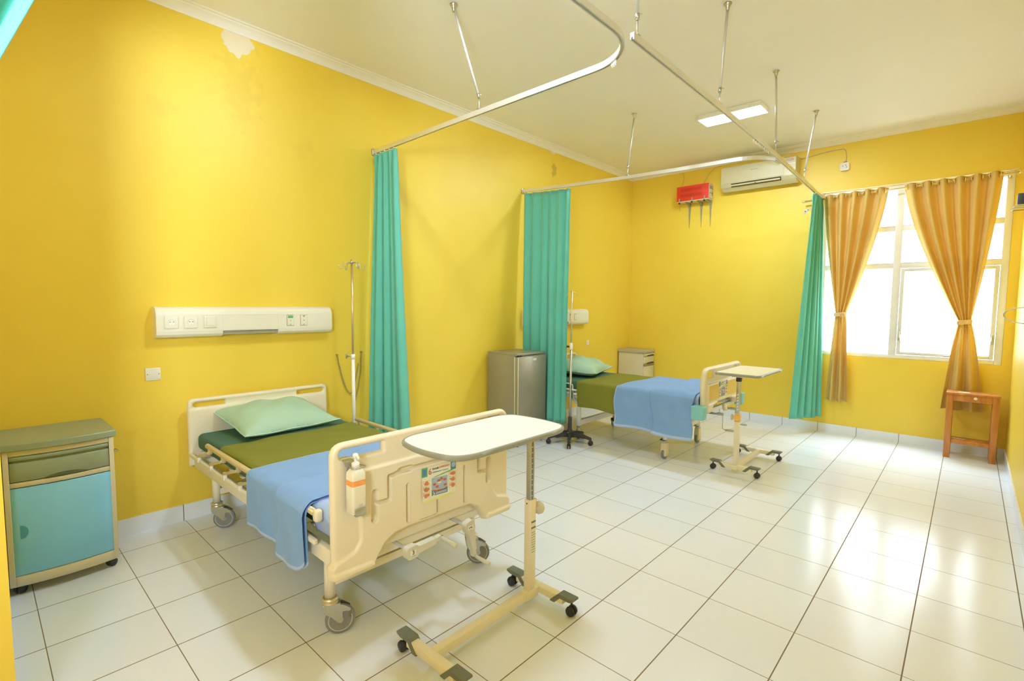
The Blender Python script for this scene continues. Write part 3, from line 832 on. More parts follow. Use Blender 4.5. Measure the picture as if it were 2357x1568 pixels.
# ================================================================== NEAR BED
def build_bed_near():
    root = thing('hospital_bed', (1.07, 1.33, 0), 'nearest hospital bed with cream moulded end boards and big grey wheels', 'hospital bed')
    # --- headboard
    pl = lambda u, v, w_: V(.085+w_, u, v)
    out = rpoly([(.815, .40), (.865, .40), (.865, .385), (1.765, .385), (1.765, .40), (1.815, .40), (1.815, .868), (.815, .868)], [.01, .01, .01, .01, .01, .01, .045, .045])
    s1 = rpoly([(.85, .806), (1.05, .806), (1.05, .840), (.85, .840)], [.016, .003, .003, .016])
    s2 = rpoly([(1.565, .806), (1.782, .806), (1.782, .840), (1.565, .840)], [.003, .016, .016, .003])
    def sd(U, W_): return np.maximum(sd_poly(U, W_, out), np.maximum(-sd_poly(U, W_, s1), -sd_poly(U, W_, s2)))
    def fr(U, W_): return -.006*sstep((U-1.05)/.006)*sstep((1.565-U)/.006)*sstep((W_-.80)/.01)*sstep((.842-W_)/.006)+.004*sstep((.80-W_)/.012)
    m = MB(M_CREAM); sdf_board(m, (.81, 1.82, .38, .872), .0075, sd, .032, .012, pl, fr)
    hb = m.build('headboard', root)
    for yy, zz in ((1.054, .765), (1.571, .752)):
        m = MB(M_STEEL); m.lathe([(.013, 0), (.013, .003), (.008, .005)], (.104, yy, zz), 'x', 16); m.use(M_DARK).lathe([(.004, .005), (.004, .006)], (.104, yy, zz), 'x', 8); m.build('bolt', hb)
    # --- footboard
    XF = 2.062
    pl = lambda u, v, w_: V(XF+w_, u, v)
    yc = 1.357
    out = rpoly([(.806, .360), (1.015, .360), (1.040, .402), (1.075, .447), (1.125, .472), (1.20, .478), (1.514, .472), (1.59, .466), (1.640, .440), (1.674, .395), (1.700, .350),
                 (1.885, .348), (1.905, .372), (1.905, .424), (1.890, .436), (1.890, .945), (.822, .945), (.822, .436), (.806, .424)],
                [.02, .02, .01, .02, .02, .02, .02, .02, .02, .015, .02, .02, .01, .01, .008, .065, .065, .008, .01])
    s1 = rpoly([(.862, .874), (1.072, .874), (1.072, .914), (.862, .914)], [.018, .004, .004, .018])
    s2 = rpoly([(1.642, .874), (1.852, .874), (1.852, .914), (1.642, .914)], [.004, .018, .018, .004])
    def sd(U, W_): return np.maximum(sd_poly(U, W_, out), np.maximum(-sd_poly(U, W_, s1), -sd_poly(U, W_, s2)))
    def groove(U, W_, path, r_, dep, soft=.005): return -dep*sstep((-sd_caps(U, W_, path, r_)+soft*.6)/soft)
    inner = rpoly([(.942, .50), (.905, .455), (.70, .44), (.70, .20), (2.0, .20), (2.0, .44), (1.81, .455), (1.772, .50), (1.772, .83), (.942, .83)], .012)
    panel = rpoly([(.942, .505), (.918, .468), (.80, .435), (.80, .2), (1.92, .2), (1.92, .435), (1.80, .468), (1.772, .505), (1.772, .822), (.942, .818)], [.03, .03, 0, 0, 0, 0, .03, .03, .02, .02])
    lip = [(.80, .30), (.80, .402), (1.0, .396), (1.06, .33), (1.1, .2), (1.62, .2), (1.66, .33), (1.715, .390), (1.92, .388), (1.92, .30)]
    def fr(U, W_):
        f = .013*sstep((-sd_poly(U, W_, panel))/.014) + .010*sstep((-sd_poly(U, W_, lip))/.010)
        for p, r_, dp in (([(1.19, .689), (1.19, .512)], .0050, .025), ([(1.368, .60), (1.368, .506)], .0050, .025), ([(1.545, .689), (1.545, .503)], .0050, .025)):
            f = f + groove(U, W_, p, r_, dp*1.3, .004) + .0025*sstep((-sd_caps(U, W_, p, .013))/.005)
        g = np.minimum.reduce([sd_caps(U, W_, [(1.016, .695), (1.015, .575)], .014), sd_caps(U, W_, [(1.016, .648), (1.088, .643)], .007), sd_caps(U, W_, [(1.092, .646), (1.093, .752), (1.14, .756)], .008),
                               sd_caps(U, W_, [(1.15, .764), (1.207, .762)], .013), sd_caps(U, W_, [(1.22, .762), (1.50, .762)], .0075), sd_caps(U, W_, [(1.51, .763), (1.56, .763)], .013),
                               sd_caps(U, W_, [(1.718, .688), (1.718, .570)], .014), sd_caps(U, W_, [(1.715, .630), (1.65, .636)], .007), sd_caps(U, W_, [(1.648, .640), (1.645, .752), (1.57, .758)], .008)])
        return f - .028*sstep((-g+.003)/.0045)
    m = MB(M_CREAM); sdf_board(m, (.80, 1.912, .34, .95), .0040, sd, .042, .018, pl, fr)
    fb = m.build('footboard', root)
    m = MB(M_PAPER); add_poster(m, 1.375, .652, .215, .175, XF+.0372, -.06); m.build('instruction_sticker', fb)
    m = MB(M_WHITEPL); flat_quad(m, XF+.0305, 1.30, 1.30, .1, .1, M_INK) if False else None
    squiggles(m, M_GREYINK, XF+.0345, 1.26, 1.36, .4935, .500, 1, 5); m.build('printed_line', fb)
    # --- frame
    m = MB(M_CREAMPAINT)
    for ya, yb in ((.842, .872), (1.815, 1.845)): m.box(.105, 2.035, ya, yb, .395, .468, .004)
    for xx in (.13, 1.0, 1.42): m.box(xx, xx+.04, .872, 1.815, .415, .46, .003)
    m.box(1.98, 2.035, .872, 1.815, .405, .468, .003)
    for ya in (.93, 1.72): m.box(.14, 1.99, ya, ya+.03, .478, .505, .003)
    for k in range(11): m.box(.16+.18*k, .20+.18*k, .87, 1.81, .506, .514, .002)
    for xx in (.28, 1.86): 
        for ya in (.935, 1.725): m.box(xx, xx+.03, ya, ya+.02, .459, .480)
    m.build('bed_frame', root)
    m = MB(M_CREAMPAINT); m.box(1.86, 1.98, .90, 1.80, .330, .403, .004)
    m.use(M_INK); m.build('gear_box', root)
    # --- legs with casters
    for (x, y, ang, br) in ((1.885, .905, 1.12, True), (1.885, 1.785, .85, False), (.30, .915, 1.0, False), (.30, 1.785, .8, False)):
        l = MB(M_CREAMPAINT); l.lathe([(.0245, .18), (.0245, .405)], (x, y, 0), 'z', 20); l.lathe([(.012, .20), (.012, .215)], (x, y-.02, .0), 'z', 8) if False else None
        lg = l.build('leg', root)
        disc_caster(root, lg, x, y, ang, brake=br)
    for xx in (.30, 1.885):
        m = MB(M_CREAMPAINT); m.box(xx-.018, xx+.018, .925, 1.765, .235, .262, .002); m.box(xx-.018, xx-.014, .925, 1.765, .262, .285, .001)
        m.box(xx+.014, xx+.018, .925, 1.765, .262, .275, .001); m.build('crossbar', root)
    # --- side rails
    def side_rail(y, x0, x1, sg):
        m = MB(M_GOLDALU); m.tube([(x0, y, .622), (x0+.006, y, .622), (x1, y, .618)], [.012, .0155, .0155], 16)
        m.use(M_CREAMPAINT).box(.10, 1.93, y-.009, y+.009, .474, .496, .003)
        r_ = m.build('side_rail', root)
        k = 0; xx = x0+.05
        while xx < x1-.05:
            q = MB(M_GOLDALU); q.box(xx-.014, xx+.014, y-.010, y+.010, .578, .612, .003)
            q.bar((xx, y-.012*sg, .588), (xx-.215, y-.012*sg, .520), .006, .017, bev=.002); q.use(M_CREAMPAINT)
            q.bar((xx-.215, y-.004*sg, .530), (xx-.215, y-.004*sg, .480), .020, .016, up=(1, 0, 0), bev=.003)
            q.build('baluster', r_); xx += .245
        q = MB(M_CREAM); q.box(x1-.0, x1+.035, y-.018, y+.018, .585, .640, .012, 3); q.build('end_cap', r_)
    side_rail(.822, .47, 1.935, 1); side_rail(1.862, .47, 1.90, -1)
    # --- cranks
    def crank(y, ang, num):
        m = MB(M_GREYWHEEL); m.tube([(1.975, y, .393), (2.135, y, .393)], .0095, 12); cr = m.build('crank', root)
        d = V(0, math.cos(ang), math.sin(ang)); c = V(2.150, y, .393); u = V(0, -d.z, d.y)
        m = MB(mat('pale_grey_crank_plastic', (.66, .66, .58), .45, noise=.04))
        pp = rpoly([(-.034, -.030), (.020, -.030), (.034, -.017), (.135, -.014), (.135, .014), (.034, .017), (.020, .030), (-.034, .030)], [.022, .02, .02, .004, .004, .02, .02, .022])
        m.prism(pp, -.016, .018, lambda a, b, w_: c+d*a+u*b+V(w_, 0, 0))
        m.prism(rpoly([(.140, -.010), (.168, -.012), (.185, .0), (.168, .014), (.140, .010)], .004), -.012, .012, lambda a, b, w_: c+d*a+u*b+V(w_, 0, 0))
        m.bar(c+d*.13, c+d*.15, .01, .014)
        m.build('crank_arm', cr)
        m = MB(mat('pale_grey_crank_plastic', (.66, .66, .58))); h0 = c+d*.172+V(.008, 0, 0)
        m.tube([h0, h0+V(.055, .012, -.012), h0+V(.088, .02, -.02)], [.009, .010, .011], 12); m.use(M_DARK).lathe([(.011, 0), (.011, .002)], h0, 'x', 12); m.build('crank_handle', cr)
        m = MB(M_WHITEPL); a = .016; X = 2.1687
        flat_quad(m, X, y-a, y+a, .393-a, .393+a, M_WHITEPL)
        ca, sa = (1, 0) if abs(ang) < .8 else (0, 1)
        m.use(M_INK).text(num, .026, lambda p, q: V(X+.0006, y+p*ca-q*sa, .393+p*sa+q*ca), .0008)
        for zz in (-.014, .014): flat_quad(m, X+.0004, y-.013, y+.013, .393+zz-.0008, .393+zz+.0008, M_INK)
        m.build('number_sticker', cr)
    crank(1.167, .05, '3'); crank(1.524, -1.35, '2')
    # --- mattress, sheets
    mt = thing('mattress', (1.06, 1.32, .514), 'mattress in a dark green fitted sheet on the nearest bed', 'mattress')
    m = MB(M_GREENSHEET); m.box(.105, 2.032, .862, 1.785, .5145, .628, .035, 5); m.build('fitted_sheet', mt)
    # olive draw sheet
    sh = .004
    def rip(x, k, hg, s): return (.003*math.sin(19*x+k*.5), .0016*math.sin(31*x+.7*k)+.0012*math.sin(11*x-.4*k), .01*math.sin(.35*k+1.0))
    pts = []
    ya, yb, zt, r_ = 1.789, .858, .6325, .034
    for k in range(4): pts.append((ya, .565+(.5985-.565)*k/4, 0))
    for k in range(7): a = (PI/2)*k/6; pts.append((ya-r_+r_*math.cos(a), zt-r_+r_*math.sin(a), 0))
    for k in range(1, 30): pts.append((ya-r_+(yb-ya+2*r_)*k/30, zt, 0))
    for k in range(7): a = PI/2+(PI/2)*k/6; pts.append((yb+r_+r_*math.cos(a), zt-r_+r_*math.sin(a), 0))
    for k in range(1, 5): pts.append((yb, .5985+(.555-.5985)*k/4, 0))
    m = MB(M_OLIVE); m.grid(draped_cloth(pts, .585, 1.42, 60, rip))
    tag(m.build('draw_sheet', None, mods=(('solid', .002),)), 'olive green draw sheet across the middle of the nearest bed', 'sheet')
    # blue blanket
    rr = random.Random(2)
    def hemf(x): return .010*math.sin(5*x+1)-.010*math.sin(11*x+2.4)+.035*max(0, (x-1.84)/.05)**2
    def rip(x, k, hg, s):
        a = hg**1.1
        dy = -.018*a*(.5+.5*math.sin(15*x+.6))-.006*a*math.sin(31*x+2.0)+.012*a
        return (dy, .0018*math.sin(27*x+.6*k)+.0015*math.sin(13*x-.8*k) if hg == 0 else 0, (.006*math.sin(.3*k+x*5) if hg == 0 else .012*a*math.sin(9*x+.5)))
    pr = side_profile(1.80, .800, .6435, .335, .040, 28, 30)
    hemN = 2
    def mifn(i, j, n=len(pr)-1): return 1 if j >= n-hemN or i < 1 else 0
    m = MB(M_BLUE); m.use(M_BLUEHEM); m.grid(draped_cloth(pr, 1.195, 1.885, 90, rip, hemf), mifn=mifn)
    # second fold lying on top
    def rip2(x, k, hg, s):
        d = rip(x, k, hg, s); return (d[0]-.011 if hg > 0 or k > 27 else d[0], d[1]+(.010*min(1, s*14)*(1 if hg == 0 else .3)+.001 if True else 0), d[2]+(.05*hg*(1-s)-.02*(1-s)*(1-hg)*math.sin(.1*k)))
    def rip3(x, k, hg, s):
        e = math.sqrt(max(0, 1-(1-min(1, s*9))**2)); d = rip(x, k, hg, s)
        cr = min(1, max(0, (k-26)/8)); t_ = .019*e+.003
        return (d[0]-t_*cr, d[1]+t_*(1-cr), d[2]+.025*math.sin(.16*k+.6)*(1-s))
    m.grid(draped_cloth(pr, 1.60, 1.892, 46, rip3, hemf), mifn=lambda i, j, n=len(pr)-1: 1 if j >= n-hemN else 0)
    # end part tucked over the foot of the mattress
    pr2 = side_profile(1.795, .842, .648, .50, .045, 28, 12)
    def rip4(x, k, hg, s): return (.03*hg+.004*math.sin(30*x), .0015*math.sin(25*x+.5*k)-.012*max(0, s-.7)/.3, 0)
    m.grid(draped_cloth(pr2, 1.85, 2.036, 20, rip4))
    tag(m.build('blanket', None, mods=(('solid', .004),)), 'light blue fleece blanket folded over the foot of the nearest bed', 'blanket')
    pillow('pillow', (.315, 1.320, .700), .56, .68, .215, .06, 'pale mint pillow leaning on the headboard of the nearest bed', 1, lean=.17)
    # --- sanitiser in its wire holder on the footboard
    hx = XF+.030
    hd = thing('bottle_holder', (hx+.04, .925, .63), 'bent metal strip holder hooked over the nearest footboard', 'bottle holder')
    m = MB(M_STEEL)
    m.prism([(XF-.028, .872), (XF+.032, .872), (XF+.040, .850), (XF+.040, .848), (XF+.030, .868), (XF-.028, .868)], .872, .915, lambda a, b, w_: V(a, w_, b)); 
    m.box(hx+.002, hx+.005, .882, .920, .652, .868, .001)
    m.box(hx+.002, hx+.078, .882, .920, .650, .653, .001); m.box(hx+.075, hx+.078, .878, .928, .650, .680, .001)
    z = .853; m.tube([(hx+.004, .890, z), (hx+.066, .872, z), (hx+.078, .880, z), (hx+.078, .926, z), (hx+.066, .934, z), (hx+.004, .918, z)], .0028, 8, closed=True)
    m.build('metal_strip', hd)
    bt = thing('hand_sanitiser_bottle', (hx+.045, .920, .631), 'white pump bottle with an orange band hanging on the nearest footboard', 'bottle')
    bx, by = hx+.046, .920
    def ring(z, a, b, r_): return [V(bx+p, by+q, z) for p, q in rpoly([(-a, -b), (a, -b), (a, b), (-a, b)], r_)]
    m = MB(mat('translucent_white_plastic', (.84, .82, .66), .3, noise=.02))
    m.loft([ring(.631, .030, .032, .012), ring(.636, .036, .039, .014), ring(.80, .036, .039, .014), ring(.818, .034, .037, .014), ring(.832, .026, .028, .014), ring(.838, .018, .018, .012)])
    m.build('bottle_body', bt)
    m = MB(M_ORANGE); m.loft([ring(.762, .0366, .0396, .0142), ring(.787, .0366, .0396, .0142)], cap=False)
    m.use(mat('faint_yellow_print', (.82, .74, .42), .5))
    squiggles(m, mat('faint_yellow_print', (.82, .74, .42), .5), bx+.0364, by-.025, by+.025, .69, .755, 7, 3, .3)
    squiggles(m, M_GREYINK, bx+.0364, by-.004, by+.016, .668, .678, 2, 8, .4); m.build('bottle_label', bt)
    m = MB(M_WHITEPL); m.lathe([(.020, .838), (.020, .860), (.014, .864), (.006, .866), (.006, .884), (.013, .886), (.014, .898), (.010, .902)], (bx, by, 0), 'z', 20)
    m.tube([(bx, by, .893), (bx+.03, by-.004, .893), (bx+.04, by-.005, .886)], [.008, .007, .005], 10); m.build('pump', bt)
    bt.scale = (.84, .82, .93); bt.location = (hx+.040, .903, .6545)

# ================================================================== IV POLES, CHAINS
def build_iv():
    x, y = .365, 1.905
    r_ = thing('drip_pole', (x, y, .43), 'slim drip pole fixed at the head of the nearest bed', 'drip pole')
    m = MB(M_WHITEPAINT); m.tube([(x, y, .43), (x, y, 1.12)], .0135, 16); m.lathe([(.016, 1.085), (.016, 1.125)], (x, y, 0), 'z', 16); m.build('lower_tube', r_)
    m = MB(mat('brassy_steel_tube', (.70, .58, .36), .3, metal=.85)); m.tube([(x, y, 1.1), (x, y, 1.86)], .0085, 14); m.build('upper_tube', r_)
    m = MB(M_STEEL); m.tube([(x, y, 1.107), (x-.035, y-.03, 1.107)], .005, 8); m.lathe([(.012, 0), (.014, .006), (.012, .012)], (x-.035, y-.03, 1.107), (-1, -.8, 0), 10)
    for s in (-1, 1): m.tube([(x-.042, y-.035, 1.107-.02), (x-.042, y-.035, 1.107+.02)], .004, 8)
    m.build('wing_screw', r_)
    m = MB(M_STEEL)
    for k in range(4):
        a = -.15+k*PI/2; d = V(math.cos(a), math.sin(a), 0); c = V(x, y, 1.848); L = .14 if k % 2 == 0 else .10
        pts = [c, c+d*L*.55+V(0, 0, .004), c+d*L*.72+V(0, 0, -.014)]+[c+d*(L*.86+.018*math.cos(t))+V(0, 0, -.03+.018*math.sin(t)) for t in (PI, 1.25*PI, 1.5*PI, 1.75*PI, 2*PI)]+[c+d*(L*.86+.02)+V(0, 0, -.014)]
        m.tube(pts, .0032, 8)
    m.lathe([(.010, 1.84), (.011, 1.865), (.004, 1.875)], (x, y, 0), 'z', 12); m.build('bag_hook', r_)
    m = MB(M_STEEL); m.box(x-.03, x+.03, 1.846, 1.905+.016, .437, .449, .002); m.build('bracket', r_)
    # rolling stand by the far bed
    x, y = .775, 4.30
    r_ = thing('rolling_drip_stand', (x, y, 0), 'rolling drip stand with black five-arm base in front of far bed', 'drip stand')
    m = MB(M_STEEL); m.tube([(x, y, .10), (x, y, 1.08)], .0125, 14); m.build('lower_tube', r_)
    m = MB(mat('brassy_steel_tube', (.70, .58, .36))); m.tube([(x, y, 1.06), (x, y, 1.69)], .0085, 14); m.build('upper_tube', r_)
    m = MB(M_WHITEPAINT); m.lathe([(.015, 1.04), (.018, 1.05), (.018, 1.10), (.012, 1.115)], (x, y, 0), 'z', 16)
    m.use(M_BLACK).lathe([(.010, 0), (.012, .015), (.010, .03)], (x-.015, y-.015, 1.075), (-1, -1, 0), 10); m.build('height_clamp', r_)
    m = MB(M_STEEL)
    for sg in (-1, 1):
        d = V(.75, .66, 0)*sg; c = V(x, y, 1.672)
        m.tube([c, c+d*.035, c+d*.05+V(0, 0, -.01), c+d*.052+V(0, 0, -.03), c+d*.06+V(0, 0, -.045), c+d*.07+V(0, 0, -.04)], .0025, 8)
    m.build('bag_hook', r_)
    m = MB(M_BLACK); m.lathe([(.034, .075), (.036, .13), (.026, .15), (.022, .155), (.021, .29), (.016, .295)], (x, y, 0), 'z', 20)
    for k in range(5):
        a = math.radians(-56+72*k); d = V(math.cos(a), math.sin(a), 0); s = V(-d.y, d.x, 0)
        rings = []
        for t, w_, z0, z1 in ((0.02, .026, .070, .125), (.10, .022, .075, .118), (.19, .018, .070, .100), (.235, .016, .058, .086), (.25, .010, .058, .080)):
            c = V(x, y, 0)+d*t; rings.append([c+s*-w_+V(0, 0, z0), c+s*w_+V(0, 0, z0), c+s*w_*.7+V(0, 0, z1), c+s*-w_*.7+V(0, 0, z1)])
        m.loft(rings, True, True, False)
    m.use(mat('pale_worn_spot', (.6, .55, .4), .5)).box(x-.006, x+.012, y-.039, y-.033, .115, .125, .002)
    m.build('star_base', r_)
    for k in range(5):
        a = math.radians(-56+72*k); d = V(math.cos(a), math.sin(a), 0); s = V(-d.y, d.x, 0); c = V(x, y, .026)+d*.235
        m = MB(M_BLACK); m.lathe([(.006, .028), (.006, .05)], (c.x, c.y, .0), 'z', 8)
        for sg in (-1, 1): m.lathe([(.010, sg*.006), (.024, sg*.007), (.026, sg*.012), (.024, sg*.020), (.008, sg*.021)], c+d*.006, s, 16)
        m.box(c.x-.014, c.x+.014, c.y-.010, c.y+.010, .030, .052, .004)
        m.build('caster', r_)
    # chain hooks on the wall
    def chain(pts, n, label):
        P = [Vector(p) for p in pts]; Ls = [(b-a).length for a, b in zip(P[:-1], P[1:])]; tot = sum(Ls)
        def at(s):
            for a, b, l in zip(P[:-1], P[1:], Ls):
                if s <= l: return a+(b-a)*(s/l), (b-a).normalized()
                s -= l
            return P[-1], (P[-1]-P[-2]).normalized()
        m = MB(M_CHAIN)
        for k in range(n):
            c, t = at(tot*(k+.5)/n); u = V(1, 0, 0) if k % 2 else t.cross(V(1, 0, 0)).normalized(); L = tot/n*.66; W_ = .0065
            loop = [c+t*(L*math.cos(a))+u*(W_*math.sin(a)) for a in [2*PI*q/10 for q in range(10)]]
            m.tube(loop, .0017, 5, closed=True)
        m.use(M_STEEL).lathe([(.004, 0), (.004, .02), (.007, .022)], (0.0, pts[0][1], pts[0][2]), 'x', 8)
        tag(m.build('hook_chain', None), label, 'chain')
    X = .012
    cat = [(X, 1.955+.20*t, 1.09-(1.09-.74)*math.sin(PI/2*min(1, t/.62))**.9 if t < .62 else .74+(1.0-.74)*((t-.62)/.38)**1.6) for t in [k/24 for k in range(25)]]
    chain(cat, 46, 'thin metal chain sagging in a loop from a wall hook behind the drip pole')
    chain([(X, 2.185, 1.10), (X+.004, 2.178, .95), (X+.006, 2.15, .80), (X+.01, 2.11, .66)], 34, 'double thin chain hanging straight beside the teal curtain')

# ================================================================== OVERBED TABLES
def overbed_table(px, py, zt, top, legs, far, label, top_m, knob):
    """px,py post; top=(x0,x1,y0,y1); legs=(xa,xb,[y1,y2])"""
    root = thing('overbed_table', (px, py, 0), label, 'overbed table')
    x0, x1, y0, y1 = top
    # bulging sides
    def outl(e):
        P = []; n = 18
        cx, cy = (x0+x1)/2, (y0+y1)/2; a, b = (x1-x0)/2+e, (y1-y0)/2+e; r_ = .055
        base = [(-a, -b), (a, -b), (a, b), (-a, b)]
        pts = []
        for i in range(4):
            p, q = base[i], base[(i+1) % 4]
            for k in range(12):
                t = k/12; x = p[0]+(q[0]-p[0])*t; y = p[1]+(q[1]-p[1])*t; bl = (.003 if far else .006)*(1-(2*t-1)**2)
                if not far:
                    if i == 0: y -= bl*7; x *= 1-.0*t
                    if i == 2: y += bl*5
                pts.append((x, y))
        out = []; n = len(pts)
        corners = {0, 12, 24, 36}; res = []
        for i, p in enumerate(pts):
            if i in corners:
                q_ = 1 if far else 2; a_ = Vector(pts[i-q_]); b_ = Vector(pts[(i+q_) % n]); pp = Vector(p)
                for k in range(9):
                    s = k/8; q = a_*(1-s)**2+pp*2*s*(1-s)+b_*s*s; res.append((cx+q.x, cy+q.y))
            elif not far and ((i+1) % 12 == 0 or (i-1) % 12 == 0): continue
            else: res.append((cx+p[0], cy+p[1]))
        return res
    m = MB(top_m); pr = outl(-.004)
    m.prism(pr, zt-.0205, zt, lambda u, v, w_: V(u, v, w_)); tp = m.build('table_top', root)
    m = MB(M_EDGE); o1 = outl(.004); o0 = outl(-.0045)
    rings = [[V(*p, z) for p in o] for o, z in ((o0, zt-.0215), (outl(0), zt-.0225), (o1, zt-.019), (outl(.0055), zt-.011), (o1, zt-.003), (outl(0), zt+.0012), (o0, zt+.0008))]
    m.loft(rings, cap=False); m.build('edge_band', tp)
    # under-top bracket
    m = MB(M_CREAMPAINT); m.box(px-.06, px+.06, min(py, (y0+y1)/2)-.02, max(py, (y0+y1)/2)+.02, zt-.036, zt-.0235, .002)
    m.use(M_BLACK).box(px-.02, px+.02, py-.02, py+.02, zt-.075, zt-.036, .002); m.build('top_bracket', root)
    zs = .555
    m = MB(M_STEEL); m.box(px-.0155, px+.0155, py-.0155, py+.0155, zs-.05, zt-.06, .003)
    m.use(M_INK)
    if far:
        k = zs+.03
        while k < zt-.20:
            m.use(M_TABLEWHITE).prism([(px-.010, k), (px+.002, k+.004), (px+.010, k+.018), (px-.002, k+.014)], py-.0162, py-.0156, lambda a, b, w_: V(a, w_, b)); k += .0275
    else:
        m.use(M_GREYPL).box(px+.0152, px+.0162, py-.010, py+.004, zs+.002, zt-.075)
        k = zs+.02
        while k < zt-.09:
            m.use(M_ALU).box(px+.016, px+.0168, py-.010, py-.001, k, k+.003); k += .0275
    m.build('inner_post', root)
    m = MB(M_CREAMPAINT); m.box(px-.021, px+.021, py-.0215, py+.0215, .085, zs, .003)
    m.build('outer_post', root)
    m = MB(M_DARK)
    if far:
        k = MB(M_AMBER); k.lathe([(.024, 0), (.030, .006), (.026, .014)], (px-.0, py-.0215, zs-.035), (0, -1, 0), 18)
        k.box(px-.018, px+.024, py-.024, py+.024, zs-.075, zs+.003, .006)
        k.use(mat('smoky_clear_plastic', (.62, .60, .42), .2)).lathe([(.008, 0), (.008, .01), (.024, .012), (.026, .022), (.022, .03)], (px-.024, py-.01, zs-.035), (-1, -.3, 0), 18)
        k.build('height_knob', root)
    else:
        k = MB(mat('smoky_clear_plastic', (.62, .60, .42), .2)); c = V(px+.006, py+.0215, zs-.06)
        k.lathe([(.010, 0), (.010, .016), (.026, .018), (.031, .026), (.0315, .042), (.024, .054), (.008, .057)], c, (0.1, 1, 0), 20)
        k.use(M_AMBER).box(px-.006, px+.014, py+.0215, py+.034, zs-.058, zs-.002, .003); k.build('height_knob', root)
        # data sticker: two solid bars and small print
        s = MB(M_PAPER); X = px+.0214
        flat_quad(s, X, py-.016, py+.018, zs-.285, zs-.105, M_PAPER)
        for za, zb in ((zs-.118, zs-.108), (zs-.148, zs-.138)):
            for q in range(4): flat_quad(s, X+.0004, py-.015+.0083*q, py-.0085+.0083*q, za, zb, M_INK)
        squiggles(s, M_GREYINK, X+.0004, py-.013, py+.016, zs-.275, zs-.16, 9, 9, .45); s.build('data_sticker', root)
        s = MB(M_DARK); s.lathe([(.004, 0), (.004, .001)], (px-.004, py-.0215, zs-.02), (0, -1, 0), 10); s.build('screw_hole', root)
    # base
    xa, xb, ys = legs
    m = MB(M_CREAMPAINT)
    m.box(px-.019, px+.019, min(ys)+.02, max(ys)-.02, .043, .083, .003)
    m.box(px-.0225, px+.0225, py-.045, py+.045, .040, .0865, .002)
    m.build('base_bar', root)
    for yy in ys:
        l = MB(M_CREAMPAINT); l.box(xa+.03, xb-.03, yy-.021, yy+.021, .045, .083, .004); lg = l.build('base_leg', root)
        for sx, xe in ((-1, xa), (1, xb)):
            c = MB(M_GREYPL); o = lambda u, v, w_, sx=sx, xe=xe, yy=yy: V(xe-sx*u, yy+w_, v)
            prof = rpoly([(-.035, .082), (-.035, .094), (.055, .094), (.110, .040), (.078, .040), (.045, .074), (-.010, .074)], [.008, .01, .008, .004, .004, .008, .004])
            c.prism(prof, -.0245, .0245, o); cp = c.build('end_cap', lg)
            w_ = MB(M_BLACK); cc = V(xe+sx*.012, yy, .025)
            for sg in (-1, 1): w_.lathe([(.006, sg*.005), (.022, sg*.006), (.025, sg*.010), (.022, sg*.021), (.006, sg*.022)], cc, 'y', 20)
            w_.lathe([(.006, .03), (.006, .074)], (cc.x, cc.y, 0), 'z', 8); w_.build('caster', lg)
    return root

